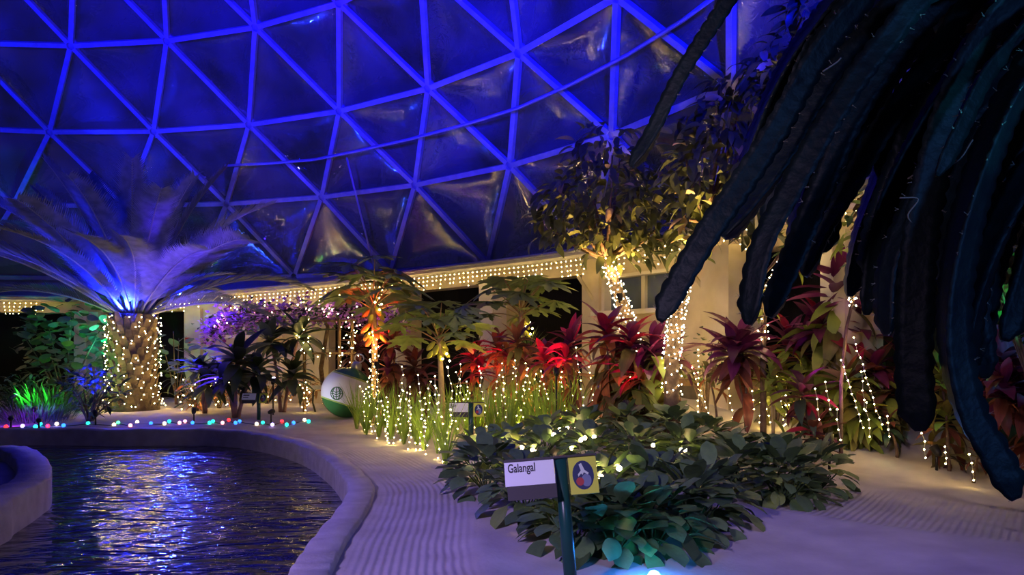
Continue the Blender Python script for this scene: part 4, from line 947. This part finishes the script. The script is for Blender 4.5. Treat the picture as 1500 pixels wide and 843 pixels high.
# ---- name signs
SW, SGN, SDK = mat('sign_white', (.86, .9, .95), None, 3, .4), mat('sign_green_post', (.012, .075, .07), (.01, .06, .055), 3, .3), mat('sign_back', (.05, .045, .05), None, 3, .6)
SYL, SNV = mat('sign_yellow', (.70, .76, .08), (.66, .72, .09), 3, .45), mat('sign_navy', (.02, .035, .12), None, 3, .5)
INK = mat('ink', (.012, .012, .02), None, 3, .6)
def text_mesh(txt, size, m):
    cu = bpy.data.curves.new('lettering', 'FONT'); cu.body = txt; cu.size = size; cu.offset = size*.014; cu.extrude = .0008
    o = bpy.data.objects.new('tmp', cu); COL.objects.link(o)
    me = bpy.data.meshes.new_from_object(o.evaluated_get(bpy.context.evaluated_depsgraph_get())); bpy.data.objects.remove(o)
    me.materials.clear(); me.materials.append(m); return me
def sign(base, top_z, txt, label, lean=0, rz=0, s=1.0, emblem=None, lines=None, ysc=1.0):
    base = Vector(base); t = thing('name_sign', base, label, 'sign'); h = top_z-base.z
    tl = Matrix.Rotation(rz, 4, 'Z') @ Matrix.Rotation(lean, 4, 'Y'); G = Matrix.Translation(base) @ tl
    def W(*p): return G @ Vector(p)
    MB().tube([W(0, 0, -.05), W(0, 0, h)], .042*s, 14).build('post', SGN, t)
    TB = G @ Matrix.Translation((0, -.035*s, h)) @ Matrix.Rotation(-.42, 4, 'X')      # plate frame: x right, z down the tilted face
    def plate(name, x0, x1, z0, z1, m, d=.012, y=0):
        b = MB(); b.box((0, 0, 0), ((x1-x0)/2*s, d/2*s, (z1-z0)/2*s)); b.v = [tuple(TB @ (Vector(v)+Vector(((x0+x1)/2*s, y*s, (z0+z1)/2*s)))) for v in b.v]
        return b.build(name, m, t, smooth=False)
    plate('back_plate', -.355, .225, -.012, .0, SDK, .05)
    ws = 1.0
    p1 = plate('name_board', -.355, -.045, -.165, -.012, SW); plate('shaded_back_strip', -.345, -.04, -.25, -.165, SDK, .01, .012)  # dark lower strip: shadow on the back plate, put into its colour
    p2 = plate('emblem_board', .045, .218, -.245, -.012, SYL)
    me = text_mesh(txt, .078*s, INK) if txt else None
    if me:
        M = TB @ Matrix.Translation((-.335*s, -.0075*s, -.078*s)) @ Matrix.Rotation(PI/2, 4, 'X') @ Matrix.Diagonal((.66, 1.0, 1, 1))
        o = bpy.data.objects.new('lettering', me); COL.objects.link(o); o.parent = p1; o.matrix_basis = Matrix.Translation(-base) @ M
    for (x0, x1, z0, z1) in lines or []:
        plate('lettering', x0, x1, z0, z1, INK, .002, -.007)
    # oval emblem
    b = MB(); n = 24
    for k, (rx, rz_, y, m, cx_, cz_) in enumerate(((.066, .092, -.0072, SNV, .13, -.128), (.024, .026, -.0088, mat('sign_red', (.42, .05, .06), None, 3, .5), .108, -.168), (.03, .04, -.0082, mat('sign_slate', (.18, .22, .38), None, 3, .5), .148, -.162))):
        e = MB(); vs = [TB @ Vector(((cx_+rx*math.cos(2*PI*i/n))*s, y*s, (cz_+rz_*math.sin(2*PI*i/n))*s)) for i in range(n)]
        e.add(vs, [tuple(range(n))]); e.build('emblem', m, p2, smooth=False)
    e = MB(); vs = [TB @ Vector((x*s, -.0095*s, z*s)) for x, z in ((.108, -.06), (.124, -.052), (.142, -.098), (.166, -.118), (.158, -.128), (.136, -.112), (.126, -.128), (.118, -.118), (.100, -.138), (.098, -.122), (.118, -.10))]
    e.add(vs, [tuple(range(len(vs)))]); e.build('emblem', mat('sign_pale', (.62, .72, .72), None, 3, .5), p2, smooth=False)
    return t
p = at(820, 668, 4.7); bx = at(839, 886, 4.7)
sign((bx.x, 4.7, 0), p.z, 'Galangal', 'near sign reading Galangal on a dark green post before the bed', lean=-.085, rz=-.03)
b = gp(690, 655); sign(b, at(690, 590, b.y).z, 'Rice', 'small sign reading Rice among the lit rice clumps', s=1.0)
b = gp(379, 617); sign(b, at(379, 576, b.y).z, None, 'small white sign with faint lettering below dark plants by the pool', s=1.0, lines=[(-.33, -.19, -.07, -.045), (-.33, -.21, -.115, -.10)])
# the ground light in front of the bed
gl_p = gp(957, 852); g = thing('ground_light', gl_p+Vector((0, -.02, 0)), 'round cyan-blue uplight set in the sand before the bed', 'ground light')
q = g.location.copy(); MB().tube([q-Vector((0, 0, .05)), q+Vector((0, 0, .03))], .075, 16).build('housing', BLACK, g); MB().ball(q+Vector((0, 0, .03)), .05, True).build('lens', mat('cyan_lens', (.06, .55, 1), emit=30), g)
light('ground_lamp', 'POINT', q+Vector((0, -.05, .14)), (.02, .22, 1), 16, None, .05)
light('ground_lamp', 'SPOT', q+Vector((0, 0, .1)), (.03, .6, .8), 12, q+Vector((.2, 1.0, .5)), .05, 90, .8)

# ---- the cactus: a hanging pitaya on a post right of the frame
CAC = mat('cactus_skin', (.009, .024, .024), (.005, .013, .016), 14, .55, .3, 30, rnd=.3)
SPN = mat('cactus_spine', (.45, .40, .30), None, 5, .6)
ct = Vector((1.98, 2.35, 0)); ct.z = terrain(ct.x, ct.y)
po = thing('cactus_post', ct+Vector((.0, .14, 0)), 'rough timber post carrying the hanging cactus', 'post')
MB().tube([ct+Vector((0, .14, -.1)), ct+Vector((0, .14, 2.75))], .09, 8).build('post', WOOD, po)
MB().tube([ct+Vector((-.55, .14, 2.72)), ct+Vector((.5, .14, 2.72))], .05, 6).build('crossbar', WOOD, po)
cac = thing('pitaya_cactus', ct, 'large hanging cactus with thick three-ribbed scalloped stems', 'cactus')
def catmull(P, k=10):
    P = [P[0]*2-P[1]]+P+[P[-1]*2-P[-2]]; out = []
    for i in range(1, len(P)-2):
        a, b, c, d = P[i-1:i+3]
        for j in range(k):
            t = j/k; out.append(.5*((2*b)+(c-a)*t+(2*a-5*b+4*c-d)*t*t+(3*b-a-3*c+d)*t**3))
    out.append(P[-2]); return out
def stem(pts, w, seed, name='stem'):
    rr = random.Random(seed); C = catmull(pts, 14); seg = [0]
    for a, b in zip(C, C[1:]): seg.append(seg[-1]+(b-a).length)
    L = seg[-1]; n = max(12, int(L/.0095)); path = []; j = 0
    for i in range(n+1):
        s = L*i/n
        while j < len(seg)-2 and seg[j+1] < s: j += 1
        path.append(C[j].lerp(C[j+1], (s-seg[j])/max(1e-6, seg[j+1]-seg[j])))
    vs = []; side = None; tw = rr.uniform(0, 6); sp = MB(); NV = 12
    for i, p in enumerate(path):
        t = (path[min(i+1, n)]-path[max(i-1, 0)]).normalized()
        side = (t.cross(Vector((0, 0, 1))) if side is None else side-t*side.dot(t)).normalized(); u = t.cross(side)
        s = L*i/n; end = min(1, (L-s)/.06+.12)**.6; a0 = tw+.9*s
        for k in range(NV):
            fin = (k % 4 == 0); near = (k % 4 in (1, 3)); f = k//4
            sc = abs(math.sin(PI*s/.048+f*1.1))
            r = w*((.87+.15*sc) if fin else ((.55+.03*sc) if near else .40))*end
            a = a0+2*PI*k/NV+(0 if not near else (-.22 if k % 4 == 1 else .22))
            d = side*math.cos(a)+u*math.sin(a); vs.append(p+d*r)
            if fin and sc < .12 and rr.random() < .55 and s > .2:
                q = p+d*(r+.001); sp.ball(q, .0028)
                for _ in range(2): sp.tube([q, q+(d+Vector((rr.uniform(-.7, .7), rr.uniform(-.7, .7), rr.uniform(-.7, .7)))).normalized()*.012], .0007, 3, False)
    fs = [(i*NV+k, i*NV+(k+1) % NV, (i+1)*NV+(k+1) % NV, (i+1)*NV+k) for i in range(n) for k in range(NV)]+[tuple(n*NV+k for k in range(NV))]
    b = MB(); b.add(vs, fs); o = b.build(name, CAC, cac)
    if sp.v: stuff(sp.build('spines', SPN, o))
    return o
head = ct+Vector((0, 0, 2.86))
stem([ct+Vector((.02, 0, -.03)), ct+Vector((.03, 0, .9)), ct+Vector((-.02, 0, 1.9)), head], .06, 99, 'trunk')
S = [([(1210, -150), (1110, -70), (1065, 5), (1000, 110), (955, 200), (925, 245)], 2.6, .036),
     ([(1330, -60), (1250, 10), (1190, 90), (1130, 200), (1080, 280), (1040, 340), (1000, 410), (968, 472)], 2.1, .046),
     ([(1380, -50), (1290, 30), (1210, 125), (1150, 230), (1100, 300), (1060, 348)], 2.3, .048),
     ([(1400, -30), (1290, 70), (1215, 180), (1155, 290), (1118, 370), (1098, 476)], 2.0, .043),
     ([(1440, -40), (1340, 40), (1250, 170), (1200, 290), (1160, 390), (1128, 465)], 2.15, .046),
     ([(1450, -20), (1370, 80), (1300, 180), (1245, 280), (1205, 345), (1180, 405)], 2.3, .044),
     ([(1470, 10), (1390, 120), (1325, 230), (1285, 330), (1268, 462)], 2.4, .038),
     ([(1490, 40), (1405, 180), (1345, 290), (1305, 390), (1300, 492)], 2.25, .042),
     ([(1510, -20), (1440, 50), (1385, 160), (1352, 300), (1340, 420), (1340, 540), (1350, 632)], 1.9, .054),
     ([(1560, 40), (1490, 130), (1435, 260), (1402, 390), (1395, 500), (1415, 600), (1455, 675), (1487, 732)], 1.75, .048),
     ([(1540, 0), (1482, 62), (1442, 110), (1408, 180), (1372, 258)], 1.8, .026),
     ([(1570, 150), (1505, 260), (1455, 360), (1425, 450), (1408, 560)], 2.05, .052),
     ([(1580, 230), (1520, 330), (1490, 430), (1470, 500)], 2.3, .05),
     ([(1480, -60), (1380, 0), (1300, 50), (1240, 120), (1195, 210)], 2.55, .05),
     ([(1500, 20), (1420, 100), (1360, 220), (1320, 330), (1290, 400)], 2.6, .05)]
q = random.Random(5)
for i in range(20):
    u = i/19; x0 = 1270+250*u+q.uniform(-15, 15); y0 = -60+130*u+q.uniform(-20, 20); L = q.uniform(230, 400)
    S.append(([(x0+110, y0-90), (x0, y0), (x0-.30*L, y0+.36*L), (x0-.46*L, y0+.72*L), (x0-.52*L, y0+L)], q.uniform(2.5, 3.0), q.uniform(.046, .058)))
for i in range(8):
    x0 = 1390+q.uniform(0, 110); y0 = 120+q.uniform(0, 160); L = q.uniform(200, 330)
    S.append(([(x0+110, y0-110), (x0, y0), (x0-.16*L, y0+.4*L), (x0-.22*L, y0+.75*L), (x0-.2*L, y0+L)], q.uniform(2.2, 2.7), q.uniform(.046, .056)))
for i, (pp, Y, wd) in enumerate(S):
    P = [at(x, y, Y+.12*(1-k/len(pp))) for k, (x, y) in enumerate(pp)]
    P = [head+Vector((q.uniform(-.08, .08), q.uniform(-.05, .05), 0))]+P
    stem(P, wd, i)
# dry aerial roots
for i, pp in enumerate(([(1318, 290), (1345, 292), (1330, 315), (1338, 330)], [(1330, 262), (1352, 250), (1400, 238), (1425, 205)], [(1205, 105), (1225, 92), (1232, 85)])):
    MB().tube(catmull([at(x, y, 1.95+.05*i) for x, y in pp], 5), .0022, 4).build('aerial_root', SPN, cac)
light('cactus_teal_lamp', 'SPOT', (.9, .3, .5), (.04, .5, .9), 150, at(1440, 125, 1.85), .05, 9, 1.0)

# ---- small fittings on the walls
ALR = mat('alarm_red', (.45, .03, .03), None, 3, .4)
for px, py, lab in ((275, 499, 'small red alarm box on the pilaster right of the palm'), (1044, 450, 'small red alarm box on the wall beside the broad pillar')):
    a = A(px, 18.2); Yp = ring(a, 18.2, 0).y; z = at(px, py, Yp).z; fa = thing('fire_alarm', ring(a, 18.24, z), lab, 'alarm'); q = fa.location.copy()
    d = Vector((-math.sin(a), -math.cos(a), 0)); Mz = Matrix.Rotation(-a, 3, 'Z')
    MB().box(q+d*.03, (.07, .04, .09), Mz).build('housing', ALR, fa, smooth=False); MB().box(q+d*.075, (.045, .006, .03), Mz).build('cover', TRIM, fa, smooth=False)
